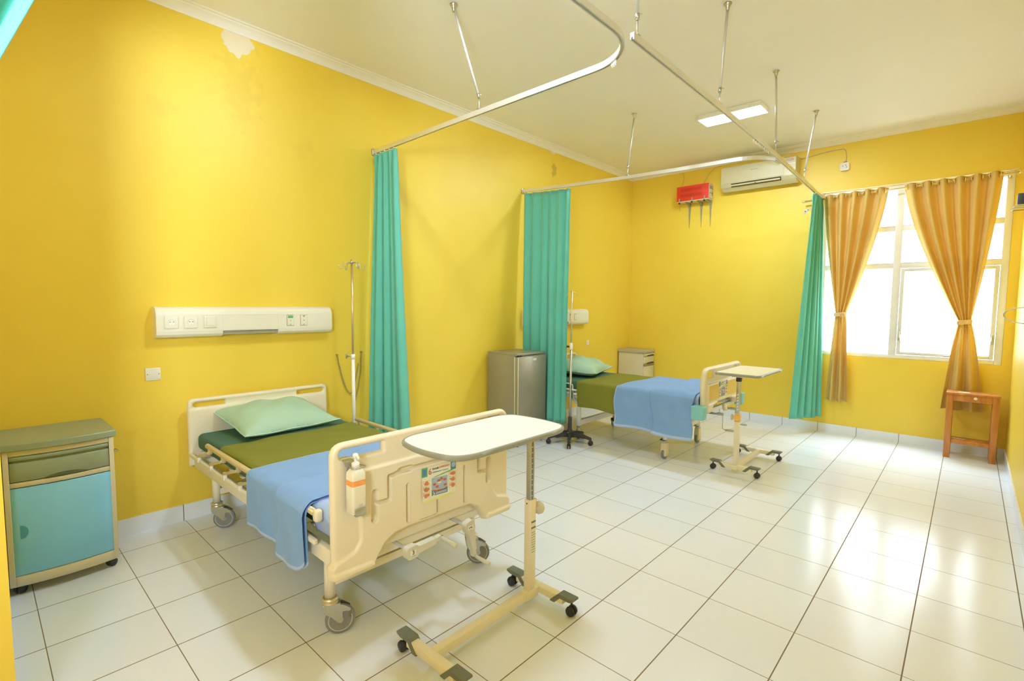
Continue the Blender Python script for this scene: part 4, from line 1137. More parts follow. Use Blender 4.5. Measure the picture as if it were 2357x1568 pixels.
# ================================================================== FAR BED
def build_bed_far():
    root = thing('hospital_bed', (1.16, 4.9, 0), 'hospital bed by the window with sky blue corner bumpers', 'hospital bed')
    y0, y1 = 4.44, 5.38
    XF = 2.19
    # footboard: two thick posts, handle bow and moulded panel
    pl = lambda u, v, w_: V(XF+w_, u, v)
    a, b = 4.405, 5.425
    out = rpoly([(a+.02, .52), (a+.17, .52), (a+.21, .575), (a+.36, .60), (b-.36, .60), (b-.21, .575), (b-.17, .52), (b-.02, .52), (b, .80), (b-.03, .955), (a+.03, .955), (a, .80)],
                [.02, .02, .02, .02, .02, .02, .02, .02, .05, .11, .11, .05])
    s1 = rpoly([(a+.07, .845), (a+.25, .845), (a+.25, .918), (a+.09, .918)], [.015, .01, .01, .03])
    s2 = rpoly([(b-.25, .845), (b-.07, .845), (b-.09, .918), (b-.25, .918)], [.01, .015, .03, .01])
    def sd(U, W_): return np.maximum(sd_poly(U, W_, out), np.maximum(-sd_poly(U, W_, s1), -sd_poly(U, W_, s2)))
    pan = [(a+.08, .60), (b-.08, .60), (b-.08, .915), (a+.08, .915)]; low = [(a+.06, .50), (b-.06, .50), (b-.06, .80), (a+.06, .80)]
    def fr(U, W_): return -.012*sstep(-sd_poly(U, W_, pan)/.012)+.016*sstep(-sd_poly(U, W_, low)/.010)
    m = MB(M_CREAM); sdf_board(m, (a-.005, b+.005, .515, .96), .0085, sd, .05, .02, pl, fr, fr)
    fb = m.build('footboard', root)
    X = XF+.0302
    m = MB(M_PANELAMB); m.prism(rpoly([(a+.10, .635), (b-.10, .635), (b-.10, .778), (a+.10, .778)], .012), X-.002, X+.0015, lambda u, v, w_: V(w_, u, v)); 
    m.use(M_CREAM)
    m.build('amber_panel', fb)
    m = MB(M_PAPER); add_poster(m, 4.86, .705, .22, .18, X+.002, 0); m.build('instruction_sticker', fb)
    m = MB(M_INK); squiggles(m, M_INK, X+.0003, 4.585, 4.72, .575, .615, 3, 7, .6); m.build('printed_text', fb)
    for yy, sg in ((a-.005, -1), (b+.005, 1)):
        m = MB(M_BLUEBUMP); m.box(XF-.075, XF+.045, yy-.06 if sg < 0 else yy-.04, yy+.04 if sg < 0 else yy+.06, .475, .605, .014, 3); m.build('corner_bumper', fb)
    # headboard
    pl = lambda u, v, w_: V(.085+w_, u, v)
    out = rpoly([(y0, .50), (y1, .50), (y1+.01, .90), (y0-.01, .90)], [.01, .01, .08, .08])
    s1 = rpoly([(y0+.05, .80), (y0+.22, .80), (y0+.22, .862), (y0+.05, .862)], .02); s2 = rpoly([(y1-.22, .80), (y1-.05, .80), (y1-.05, .862), (y1-.22, .862)], .02)
    s3 = rpoly([(y1-.04, .72), (y1-.0, .72), (y1-.0, .73), (y1-.04, .73)], .002)
    def sd(U, W_): return np.maximum(sd_poly(U, W_, out), np.maximum(-sd_poly(U, W_, s1), -sd_poly(U, W_, s2)))
    m = MB(M_CREAM); sdf_board(m, (y0-.015, y1+.015, .495, .905), .0095, sd, .04, .018, pl); m.build('headboard', root)
    # frame
    m = MB(M_WHITEPAINT)
    for ya in (y0+.0, y1-.035): m.box(.11, 2.165, ya, ya+.035, .485, .530, .004)
    for xx in (.13, .72, 1.3, 1.78, 2.13): m.box(xx, xx+.035, y0+.035, y1-.035, .49, .525, .003)
    for ya in (y0+.05, y1-.08): m.box(.14, 2.12, ya, ya+.03, .531, .548, .002)
    for k in range(10): m.box(.17+.2*k, .21+.2*k, y0+.03, y1-.03, .549, .556, .002)
    m.build('bed_frame', root)
    for (x, y) in ((.74, 4.52), (.74, 5.30)):
        l = MB(M_WHITEPAINT); l.box(x-.022, x+.022, y-.02, y+.02, .15, .40, .004); l.bar((x, y, .385), (x-.11, y, .485), .036, .036, bev=.004); lg = l.build('leg', root)
        m = MB(M_STEEL); m.lathe([(.020, .128), (.022, .145), (.018, .15)], (x, y, 0), 'z', 16)
        m.use(mat('cream_caster_hood', (.78, .70, .46), .4)); 
        for sg in (-1, 1): m.lathe([(.004, sg*.012), (.045, sg*.013), (.050, sg*.010)], (x, y, .06), 'x', 24)
        m.box(x-.016, x+.016, y-.018, y+.018, .10, .13, .005); 
        m.use(M_GREYRUB).lathe([(.05, -.009), (.060, -.008), (.062, 0), (.060, .008), (.05, .009)], (x, y, .062), 'x', 30)
        m.use(M_BLACK).box(x-.018, x+.018, y-.055, y-.03, .075, .12, .005) if y > 5 else None
        m.build('caster', lg)
    m = MB(M_WHITEPAINT); m.box(.718, .762, 4.54, 5.28, .155, .215, .003); m.build('crossbar', root)
    for (x, y) in ((1.80, 4.50), (1.80, 5.32)):
        l = MB(M_WHITEPAINT); l.lathe([(.020, .19), (.024, .22), (.026, .485)], (x, y, 0), 'z', 18); lg = l.build('leg', root)
        m = MB(M_STEEL); m.lathe([(.026, .165), (.030, .170), (.030, .182), (.022, .192)], (x, y, 0), 'z', 18)
        m.use(mat('cream_caster_hood', (.78, .70, .46), .4))
        m.loft([[V(x+p*w_, y+q*w_, z) for p, q in rpoly([(-.030, -.040), (.030, -.040), (.030, .040), (-.030, .040)], .02)] for z, w_ in ((.030, .92), (.045, 1.0), (.12, 1.0), (.155, .9), (.168, .72))])
        m.use(M_GREYRUB)
        m.lathe([(.020, -.012), (.050, -.013), (.053, 0), (.050, .013), (.020, .012)], (x, y-.006, .053), 'x', 28)
        m.use(M_BLACK).box(x-.020, x-.005, y-.07, y-.035, .195, .21, .003)
        m.build('caster', lg)
    m = MB(M_WHITEPAINT); m.box(1.78, 1.82, 4.525, 5.295, .225, .275, .003); m.build('crossbar', root)
    # cranks: gear tube and folding wire handles
    for (y, L) in ((4.75, 0), (5.10, 1)):
        m = MB(M_STEEL); m.tube([(2.13, y, .478), (2.275, y, .478)], .010, 12); m.box(2.215, 2.275, y-.012, y+.012, .488, .495, .002); cr = m.build('crank', root)
        m = MB(M_STEEL)
        P = [V(2.27, y, .478), V(2.27, y, .345), V(2.30, y, .328)]; m.tube(P, .0045, 8)
        m.lathe([(.004, 0), (.010, .008), (.010, .085), (.004, .09)], (2.295, y, .331), (1, .08, .05), 12); m.build('crank_handle', cr)
    m = MB(M_CREAM); m.lathe([(.012, 0), (.020, .01), (.024, .05), (.018, .065)], (2.21, 4.93, .55), (0.3, 0, -1), 16); m.build('hose_bracket', root)
    # white folded side rail at the head end
    m = MB(M_WHITEPAINT)
    m.tube([(.25, y0-.02, .64), (.69, y0-.02, .64), (.715, y0-.02, .63), (.72, y0-.02, .60), (.72, y0-.02, .50)], .008, 10)
    for zz in (.575, .53): m.tube([(.25, y0-.02, zz), (.80, y0-.02, zz)], .010, 10)
    m.use(M_STEEL).box(.70, .74, y0-.035, y0-.01, .48, .56, .004); m.build('side_rail', root)
    # mattress
    mt = thing('mattress', (1.13, 4.9, .557), 'mattress in a dark green sheet on the bed by the window', 'mattress')
    m = MB(M_GREENSHEET); m.box(.115, 2.145, y0+.005, y1-.005, .557, .672, .035, 5); m.build('fitted_sheet', mt)
    def rip(x, k, hg, s): return (-.02*hg+.008*hg*math.sin(8*x), .0016*math.sin(21*x+.5*k) if hg == 0 else 0, .035*hg)
    pr = side_profile(y1-.04, y0-.028, .6785, .405, .032, 26, 20)
    m = MB(M_OLIVE); m.grid(draped_cloth(pr, .775, 1.42, 50, rip, lambda x: -.03*(x-.775)+.006*math.sin(14*x)))
    tag(m.build('draw_sheet', None, mods=(('solid', .002),)), 'olive green sheet hanging off the side of the window bed', 'sheet')
    def hemf(x): return .02*(1-(x-1.3)/.85)*0+.008*math.sin(9*x)-.012*(x-1.3)
    def rip(x, k, hg, s):
        return (-.010*hg*math.sin(11*x)-.03*hg, .002*math.sin(15*x+.4*k) if hg == 0 else .0, .012*math.sin(.25*k)+.01*hg*math.sin(6*x))
    pr = side_profile(y1-.02, y0-.050, .690, .275, .036, 28, 26)
    m = MB(M_BLUE); m.use(M_BLUEHEM); n = len(pr)-1
    m.grid(draped_cloth(pr, 1.285, 2.115, 80, rip, hemf), mifn=lambda i, j: 1 if (j >= n-2 or i < 1) else 0)
    def rip3(x, k, hg, s):
        e = min(1, s*14); d = rip(x, k, hg, s); e = math.sqrt(max(0, 1-(1-min(1, s*9))**2)); cr = min(1, max(0, (k-26)/8)); t_ = .016*e+.003; return (d[0]-t_*cr, d[1]+t_*(1-cr), d[2]+(.03*math.sin(.14*k+.4)-.05*max(0, 1-k/28))*(1-s))
    m.grid(draped_cloth(pr, 1.70, 2.125, 40, rip3, hemf), mifn=lambda i, j: 1 if j >= n-2 else 0)
    pr2 = side_profile(y1-.01, y0-.02, .695, .56, .045, 28, 12)
    m.grid(draped_cloth(pr2, 2.10, 2.158, 8, lambda x, k, hg, s: (.02*hg, 0, 0)))
    tag(m.build('blanket', None, mods=(('solid', .004),)), 'blue blanket hanging off the side of the bed by the window', 'blanket')
    pillow('pillow', (.43, 5.00, .746), .60, .78, .26, .30, 'pale mint pillow at the head of the window bed', 5, lean=.10)

# ================================================================== CABINETS
def build_cabinets():
    # near: grey-green top and drawer, sky blue door
    xb, xf, ya, yb = .015, .425, -.085, .362
    root = thing('bedside_cabinet', (.22, .14, 0), 'bedside cabinet with sky blue door in the near left corner', 'bedside cabinet')
    def bow(y, k=.028): t = (y-(ya+yb)/2)/((yb-ya)/2); return k*(1-t*t)
    def curved(m, y0, y1, z0, z1, xo, th, k=.028, bev=.004, dz=None):
        """slab following the bowed front"""
        n = 16; rings = []
        for i in range(n+1):
            y = y0+(y1-y0)*i/n; X = xo+bow(y, k); b = bev if 0 < i < n else 0
            e = bev if i in (0, n) else 0
            zb_ = z0+(dz(y) if dz else 0)
            rings.append([V(X-th, y, zb_), V(X-bev, y, zb_), V(X-e*.3, y, zb_+bev), V(X-e*.3, y, z1-bev), V(X-bev, y, z1), V(X-th, y, z1)])
        m.loft(rings, True, True, True)
        return rings
    m = MB(M_CREAMCAB)
    m.box(xb, xf-.02, ya, yb, .055, .765, .006)
    for (a, b, c, d) in ((ya, ya+.022, .05, .765), (yb-.022, yb, .05, .765)): curved(m, a, b, c, d, xf+.006, .05)
    curved(m, ya+.02, yb-.02, .735, .765, xf+.004, .05); curved(m, ya+.02, yb-.02, .572, .598, xf+.004, .05)
    curved(m, ya+.02, yb-.02, .050, .105, xf+.006, .05)
    m.build('cabinet_body', root)
    def outl(z, e):
        pts = [(xb-.012, ya-.012-e), (xf+.012+e, ya-.012-e)]
        for i in range(13):
            y = ya-.012+(yb-ya+.024)*i/12; pts.append((xf+.014+e+bow(y, .034), y))
        pts += [(xf+.012+e, yb+.010+e), (xb-.012, yb+.010+e)]
        return [V(p[0], p[1], z) for p in pts[0:1]+pts[2:-2]+pts[-1:]]
    m = MB(M_GREENCAB); m.loft([outl(.766, -.004), outl(.769, 0), outl(.797, 0), outl(.802, -.004)], True, True, False); tp = m.build('cabinet_top', root)
    m = MB(M_GREENCAB)
    curved(m, ya+.024, yb-.024, .602, .700, xf+.004, .03); curved(m, ya+.024, yb-.024, .712, .732, xf+.004, .03); curved(m, ya+.024, yb-.024, .60, .732, xf-.012, .018, bev=.002)
    dr = m.build('drawer', root)
    m = MB(mat('dark_drawer_grip', (.10, .12, .06), .6)); n = 10; rings = []
    pts = []
    for i in range(13):
        t = i/12; y = .065+.18*t; h = .018*math.sin(PI*t)**.7; pts.append((y, h))
    vs = [m.bm.verts.new(V(xf+.0046+bow(y), y, .603)) for y, h in pts]; vt = [m.bm.verts.new(V(xf+.0046+bow(y), y, .603+h)) for y, h in pts]
    for i in range(12):
        f = m.bm.faces.new((vs[i], vs[i+1], vt[i+1], vt[i])); f.material_index = 0
    m.build('grip_recess', dr, mods=(('solid', .001),))
    m = MB(M_BLUECAB); curved(m, ya+.020, yb-.020, .108, .568, xf+.006, .02, bev=.004); d = m.build('door', root)
    m = MB(mat('deep_blue_grip', (.08, .33, .46), .35)); c = V(xf+.0064, -.035, .338)
    vs = []
    P = [(0, .036)]+[(.030*math.sin(a), .036*math.cos(a)) for a in [PI*k/14 for k in range(1, 14)]]+[(0, -.036)]
    m.prism(P, -.001, .0012, lambda u, v, w_: V(c.x+bow(c.y+u)+w_, c.y+u, c.z+v)); m.build('door_grip', d)
    m = MB(M_STEEL); m.tube([(.36, yb, .675), (.36, yb+.022, .672), (.40, yb+.022, .672), (.40, yb, .675)], .003, 8); m.build('towel_loop', root)
    for (x, y) in ((xf-.03, ya+.04), (xf-.03, yb-.03), (xb+.05, ya+.04), (xb+.05, yb-.03)):
        m = MB(M_BLACK); c = V(x, y, .024)
        for sg in (-1, 1): m.lathe([(.006, sg*.004), (.022, sg*.005), (.024, sg*.010), (.021, sg*.018), (.005, sg*.019)], c, (math.cos(.6), math.sin(.6), 0), 18)
        m.box(x-.018, x+.018, y-.014, y+.014, .030, .056, .008); m.build('caster', root)
    # far: cream bedside cabinet in the corner
    x0, x1, y0, y1, zt = .03, .455, 6.58, 6.90, .865
    root = thing('bedside_cabinet', (.24, 6.74, 0), 'cream bedside cabinet in the corner behind the window bed', 'bedside cabinet')
    m = MB(M_CREAMCAB); m.box(x0, x1-.012, y0, y1, .06, zt-.045, .004); m.build('cabinet_body', root)
    m = MB(mat('beige_top_plastic', (.46, .42, .28), .4)); m.box(x0-.01, x1+.012, y0-.012, y1+.01, zt-.045, zt, .010, 3); m.build('cabinet_top', root)
    for (za, zb, nm) in ((.775, .815, 'pull_out_tray'), (.665, .765, 'drawer'), (.075, .625, 'door')):
        m = MB(M_CREAMCAB); m.box(x1-.012, x1+.004, y0+.008, y1-.008, za, zb, .003); d = m.build(nm, root)
        if nm != 'door':
            g = MB(M_DARK); g.prism([(y0+.06, za+.0), (y1-.01, za+.0), (y1-.01, za+.010), (y1-.06, za+.018), (y0+.12, za+.014)], x1+.004, x1+.0065, lambda u, v, w_: V(w_, u, v)); g.build('grip', d)
    g = MB(mat('brown_gap_strip', (.30, .25, .12), .5)); g.box(x1-.012, x1+.006, y0+.004, y1-.004, .632, .655, .003); g.build('handle_strip', root)
    for (x, y) in ((.08, y0+.05), (.41, y0+.05), (.08, y1-.05), (.41, y1-.05)):
        m = MB(M_BLACK); m.lathe([(.006, -.012), (.024, -.012), (.024, .012), (.006, .012)], (x, y, .024), 'y', 16); m.box(x-.012, x+.012, y-.014, y+.014, .04, .062, .003); m.build('caster', root)

def build_fridge():
    x0, x1, y0, y1, z0, zt = .045, .50, 3.735, 4.215, .06, 1.01
    root = thing('small_fridge', (.27, 3.97, 0), 'small silver grey single door fridge against the left wall', 'fridge')
    m = MB(M_FRIDGE); m.box(x0, x1-.055, y0, y1, z0, zt-.012, .006); m.box(x0, x1-.02, y0-.001, y1+.001, zt-.028, zt, .007, 3); m.build('fridge_body', root)
    m = MB(M_FRIDGE); m.box(x1-.045, x1, y0, y1, z0+.01, zt-.032, .012, 3)
    d = m.build('fridge_door', root)
    m = MB(mat('pale_door_seal', (.72, .68, .44), .4)); m.box(x1-.055, x1-.045, y0+.004, y1-.004, z0+.015, zt-.034, .002); m.box(x1-.004, x1+.002, y0+.002, y0+.008, z0+.03, zt-.04, .001); m.build('door_seal', d)
    m = MB(M_BLACK); m.box(x1-.05, x1+.003, y0+.004, y0+.07, zt-.030, zt-.020, .003); m.build('door_handle', d)
    m = MB(M_WHITEPL); m.box(x1, x1+.0015, y0+.245, y0+.305, zt-.088, zt-.066, .0005); squiggles(m, M_GREYINK, x1+.0018, y0+.25, y0+.30, zt-.082, zt-.072, 1, 4, .5); m.build('name_plate', d)
    for (x, y) in ((x1-.035, y0+.035), (x1-.035, y1-.05), (x0+.05, y0+.035), (x0+.05, y1-.05)):
        m = MB(M_BLACK); m.lathe([(.017, 0), (.019, .008), (.015, .014), (.013, z0+.002)], (x, y, 0), 'z', 14); m.build('foot', root)

def build_stool():
    x0, x1, y0, y1, zt = 3.852, 4.245, 6.58, 6.80, .675
    root = thing('wooden_stool', (4.05, 6.73, 0), 'small varnished wooden stool with lower shelf under the window', 'stool')
    m = MB(M_WOOD); m.box(x0-.006, x1+.006, y0-.008, y1+.004, zt-.022, zt, .004); 
    m.build('seat', root)
    m = MB(M_WOOD)
    for q in ((x0+.052, x1-.052, y0, y0+.018), (x0+.052, x1-.052, y1-.018, y1), (x0+.004, x0+.022, y0+.045, y1-.045), (x1-.022, x1-.004, y0+.045, y1-.045)): m.box(*q, zt-.085, zt-.022, .002)
    m.build('apron', root)
    for (x, y) in ((x0, y0), (x1-.052, y0), (x0, y1-.045), (x1-.052, y1-.045)):
        m = MB(M_WOOD); m.box(x, x+.052, y, y+.045, 0, zt-.0225, .003); m.build('leg', root)
    m = MB(M_WOOD); m.box(x0+.03, x1-.03, y0+.03, y1-.03, .175, .19, .002)
    m.box(x0+.052, x1-.052, y0+.012, y0+.030, .150, .19, .002); m.build('shelf', root)
    m = MB(mat('worn_white_stain', (.82, .80, .74), .5)); 
    m.prism([(x0+.08, y0+.06), (x0+.17, y0+.05), (x0+.175, y0+.10), (x0+.09, y0+.11)], zt, zt+.0012, lambda u, v, w_: V(u, v, w_))
    tag(m.build('paper_scrap', None), 'small white paper scrap lying on the wooden stool top', 'paper')
    m = MB(M_WHITEPL); P = [(x0+.07+.09*k/12, y0+.07+.012*math.sin(1.7*k), .1935+.001*(k % 3)) for k in range(13)]; m.tube(P, .003, 6)
    tag(m.build('crumpled_ribbon', None), 'crumpled white ribbon on the lower shelf of the stool', 'ribbon')
    m = MB(M_PAPER); m.lathe([(.014, 0), (.014, .0008)], ((x0+x1)/2+.02, y0-.0002, zt-.045), (0, -1, 0), 16); m.build('round_sticker', root)

# ================================================================== WALL FITTINGS
def bedhead_unit(y0, y1, zb, zt, label, tape=True):
    root = thing('bedhead_unit', (0, (y0+y1)/2, zb), label, 'bedhead unit', None)
    H = zt-zb; D = .088
    prof = [(0, 0), (.030, 0), (.052, .010), (.066, .026), (.070, .045), (D, H*.30), (D, H-.062), (.083, H-.040), (.070, H-.020), (.048, H-.006), (.02, H), (0, H)]
    prof = [(0, 0), (.050, 0), (.070, .008), (.082, .022), (D, .045), (D, H-.055), (.083, H-.035), (.070, H-.016), (.050, H-.004), (.02, H), (0, H)]
    c0, c1 = y0+.395*(y1-y0)/1.215, y0+.780*(y1-y0)/1.215
    m = MB(M_IVORY)
    for a, b in ((y0+.006, c0), (c1, y1-.006)): m.loft([[V(u, a, zb+v), ] and [V(u_, a, zb+v_) for u_, v_ in prof], [V(u_, b, zb+v_) for u_, v_ in prof]] if False else [[V(u_, yy, zb+v_) for u_, v_ in prof] for yy in (a, b)], True, True, False)
    p2 = [(0, .040), (D-.001, .040), (D-.001, H-.055)]+prof[6:]
    m.loft([[V(u_, yy, zb+v_) for u_, v_ in p2] for yy in (c0, c1)], True, True, False)
    m.build('housing', root)
    m = MB(mat('ivory_end_cap', (.80, .74, .52), .4))
    for a, b in ((y0, y0+.006), (y1-.006, y1)): m.loft([[V(u_*1.02, yy, zb+v_) for u_, v_ in prof] for yy in (a, b)], True, True, False)
    m.build('end_cap', root)
    m = MB(M_GREYINK); 
    m.box(0.0, D-.014, c0+.001, c1-.001, zb+.012, zb+.038); m.build('lamp_slot', root)
    z = zb+H*.5; X = D
    m = MB(mat('ivory_seam', (.74, .72, .60), .5)); 
    for zz in (zb+.047, zt-.057): m.box(X, X+.0006, y0+.01, y1-.01, zz, zz+.0015)
    for yy in (c0, c1): m.box(X, X+.0006, yy-.0008, yy+.0008, zb+.045, zt-.055)
    m.build('panel_seam', root)
    for k, yy in enumerate((y0+.085, y0+.197)):
        m = MB(M_IVORY); m.box(X, X+.010, yy-.040, yy+.040, z-.041, z+.041, .005, 3); 
        s = m.build('wall_socket', root)
        m = MB(mat('socket_well', (.64, .62, .46), .5)); m.lathe([(.021, 0), (.021, .001)], (X+.0102, yy, z), 'x', 24)
        m.use(M_WHITEPL).lathe([(.0185, 0), (.0185, .001)], (X+.0108, yy, z-.002), 'x', 24); m.use(M_INK)
        for dy, dz in ((-.010, .003), (.010, .003)): m.lathe([(.0032, 0), (.0032, .001)], (X+.0116, yy+dy, z+dz), 'x', 10)
        m.use(M_GREYINK)
        for dy, dz in ((0, .003), (0, -.015)): m.lathe([(.002, 0), (.002, .001)], (X+.0116, yy+dy, z+dz), 'x', 10)
        m.build('socket_face', s)
    yy = y0+.315
    m = MB(M_IVORY); m.box(X, X+.010, yy-.040, yy+.040, z-.041, z+.041, .005, 3); m.box(X+.010, X+.014, yy-.026, yy+.028, z-.028, z+.030, .004, 3); m.build('light_switch', root)
    for k, yy in enumerate((y0+.872, y0+.978)):
        m = MB(M_GREYINK); m.box(X, X+.003, yy-.028, yy+.028, z-.043, z+.043, .002)
        m.use(mat('outlet_face', (.80, .77, .60), .4)).box(X+.003, X+.0045, yy-.0255, yy+.0255, z-.0405, z+.0405, .002)
        if k == 0: m.use(M_GREENPR).box(X+.0045, X+.006, yy-.020, yy+.020, z+.018, z+.038, .001)
        else: m.use(M_GREYINK).prism([(yy-.012, z+.038), (yy+.012, z+.038), (yy+.002, z+.026), (yy+.002, z+.022), (yy-.002, z+.022), (yy-.002, z+.026)], X+.0045, X+.0052, lambda u, v, w_: V(w_, u, v))
        m.use(M_REDPR if k == 0 else M_INK).lathe([(.0035, 0), (.0035, .001)], (X+.0046, yy, z-.001), 'x', 10)
        m.use(M_GREYINK).box(X+.0045, X+.0052, yy-.011, yy+.003, z-.037, z-.033); m.box(X+.0045, X+.0052, yy-.001, yy+.003, z-.037, z-.026)
        m.build('gas_outlet', root)
    return root

def plate(name, lo, hi, label, cat, axis='x'):
    m = MB(mat('old_white_plate', (.78, .76, .66), .45, noise=.04))
    m.box(*lo_hi(lo, hi), .0025); return m
def lo_hi(lo, hi): return lo[0], hi[0], lo[1], hi[1], lo[2], hi[2]

def build_fittings():
    bedhead_unit(.66, 1.875, 1.290, 1.500, 'ivory bedhead unit with sockets on the wall above the nearest bed')
    bedhead_unit(4.36, 5.655, 1.268, 1.478, 'ivory bedhead unit half hidden behind the second teal curtain')
    # blank plate
    r_ = thing('blank_plate', (0, .65, 1.005), 'square white cover plate low on the wall left of the nearest bed', 'wall plate')
    m = MB(mat('old_white_plate', (.78, .76, .66), .45, noise=.04)); m.box(0, .007, .607, .692, 1.008, 1.092, .0025); m.box(.007, .0085, .627, .672, 1.078, 1.086, .001); m.build('plate', r_)
    m = MB(M_INK); 
    for yy in (.618, .681): m.lathe([(.003, 0), (.003, .001)], (.007, yy, 1.05), 'x', 10)
    m.build('screw', r_)
    m = MB(mat('old_white_plate', (.78, .76, .66))); m.box(0, .007, 5.735, 5.80, .965, 1.035, .002); m.box(.007, .009, 5.75, 5.785, .985, 1.015, .001)
    tag(m.build('wall_switch', None), 'small white switch plate on the left wall above the far pillow', 'switch')
    # ceiling lamps
    def lamp(cx, cy, label):
        r_ = thing('ceiling_lamp', (cx, cy, ZC-.06), label, 'ceiling lamp')
        L, W_ = .62, .26
        m = MB(M_WHITEPAINT); m.box(cx-L/2, cx+L/2, cy-W_/2, cy+W_/2, ZC-.018, ZC, .003)
        for sx in (-1, 1): m.box(cx+sx*(L/2+.002)-.006, cx+sx*(L/2+.002)+.006, cy-W_/2+.01, cy+W_/2-.01, ZC-.046, ZC-.012, .003)
        for sy in (-1, 1): m.box(cx-L/2, cx+L/2, cy+sy*(W_/2-.003)-.003, cy+sy*(W_/2-.003)+.003, ZC-.048, ZC-.018)
        for sx in (-1, 1): m.box(cx+sx*(L/2-.003)-.003, cx+sx*(L/2-.003)+.003, cy-W_/2+.006, cy+W_/2-.006, ZC-.048, ZC-.018)
        m.build('lamp_housing', r_)
        for dy in (-.075, 0, .075):
            m = MB(M_TUBE); m.tube([(cx-L/2+.02, cy+dy, ZC-.036), (cx+L/2-.02, cy+dy, ZC-.036)], .016, 14); m.build('lamp_tube', r_)
    lamp(2.075, 5.24, 'lit white ceiling lamp near the window end')
    lamp(2.075, 1.72, 'lit white ceiling lamp above the nearest bed')
    # air conditioner
    x0, x1, zb, zt = 1.43, 2.32, 3.06, 3.375; yb, yf = YF, 6.735
    r_ = thing('air_conditioner', (1.87, 6.83, zb), 'wall mounted split air conditioner under the far ceiling', 'air conditioner')
    ivory = mat('aged_ivory_plastic', (.62, .57, .36), .4, noise=.03)
    m = MB(ivory); pr = rpoly([(yb, zb+.01), (yb-.10, zb), (yf+.03, zb+.045), (yf, zb+.085), (yf, zt-.02), (yf+.03, zt), (yb, zt)], [0, .01, .02, .02, .015, .02, 0])
    m.loft([[V(x, y, z) for y, z in pr] for x in (x0, x1)], True, True, False); m.build('casing', r_)
    m = MB(ivory); m.box(x0+.012, x1-.13, yf-.006, yf+.004, zb+.092, zt-.012, .003); m.build('front_panel', r_)
    n = V(0, -.75, -.6).normalized()
    m = MB(M_DARK); m.prism([(yf-.001, zb+.083), (yf+.026, zb+.043), (yf+.028, zb+.045), (yf+.002, zb+.085)], x0+.13, x1-.16, lambda a, b, w_: V(w_, a-.0015, b-.0015)); m.build('air_outlet', r_)
    m = MB(ivory); m.box(x0+.135, x1-.165, yf-.010, yf-.004, zb+.046, zb+.068, .002, rot=(.5, 'X')); m.use(M_DARK).box((x0+x1)/2-.02, (x0+x1)/2, yf-.012, yf-.004, zb+.05, zb+.056); m.build('louvre', r_)
    m = MB(M_REDPR); pz = lambda u, v: V(u, yf-.0025, v)
    def rq(a, b, c, d, m_, off=0):
        m.use(m_); f = m.bm.faces.new([m.bm.verts.new(V(p, yf-.0012-off, q)) for p, q in ((a, c), (b, c), (b, d), (a, d))]); f.material_index = m.mi
    xs = x1-.122
    rq(xs, xs+.105, zt-.062, zt-.025, M_PAPER, .0); rr = random.Random(3)
    q = xs+.004
    while q < xs+.098: wd = rr.uniform(.006, .010); rq(q, q+wd, zt-.044, zt-.030, M_REDPR, .0006); q += wd+.0022
    q = xs+.004
    while q < xs+.098: wd = rr.uniform(.004, .008); rq(q, q+wd, zt-.059, zt-.049, M_INK, .0006); q += wd+.0025
    rq(xs+.03, xs+.115, zt-.095, zt-.085, M_WHITEPL, .0002); rq(xs+.09, xs+.11, zb+.105, zb+.12, M_GREYINK, .0002)
    m.build('service_sticker', r_)
    m = MB(M_GREYINK); 
    q = 1.80
    while q < 1.885: wd = .006; m.box(q, q+wd, yf-.0068, yf-.006, zb+.222, zb+.231); q += .0085
    m.build('printed_mark', r_)
    # red charger box on its bracket
    x0, x1, y0, y1, zb, zt = .80, 1.255, 6.765, 6.915, 3.005, 3.215
    r_ = thing('red_power_box', (1.03, 6.84, zb), 'red vented power unit on grey brackets near the far ceiling', 'power unit')
    m = MB(M_RED); m.box(x0, x1, y0, y1, zb+.004, zt, .006); m.build('red_cover', r_)
    m = MB(mat('cream_metal_face', (.70, .66, .46), .4)); m.box(x1, x1+.006, y0+.008, y1-.004, zb+.008, zt-.008, .002); m.box(x0+.004, x1, y0+.004, y1, zb-.008, zb+.004, .002)
    fc = m.build('front_panel', r_)
    m = MB(M_INK)
    for (a, b) in ((y0+.02, y0+.065), (y0+.075, y0+.12)):
        for q in ((a, b, zt-.072, zt-.066), (a, b, zt-.042, zt-.036), (a, a+.006, zt-.072, zt-.036), (b-.006, b, zt-.072, zt-.036)): m.box(x1+.006, x1+.0075, *q)
    m.box(x1+.006, x1+.0075, y0+.02, y0+.11, zb+.075, zb+.080); m.box(x1+.006, x1+.010, y0+.115, y0+.122, zb+.05, zb+.10); m.build('meter', fc)
    m = MB(M_DARKRED)
    for z0_ in (zt-.075, zt-.155):
        for k in range(26):
            q = x0+.065+.0115*k; m.box(q, q+.0055, y0-.0008, y0+.002, z0_, z0_+.042)
    m.build('vent_slots', r_)
    m = MB(M_STEEL)
    for q in (x0+.045, x0+.225, x0+.40): m.box(q-.009, q+.009, y0-.006, y0+.0, zb-.012, zb+.045, .002); m.use(M_BLACK).box(q-.012, q+.010, y0-.010, y0+.01, zb-.03, zb-.012, .002); m.use(M_STEEL)
    m.build('clip', r_)
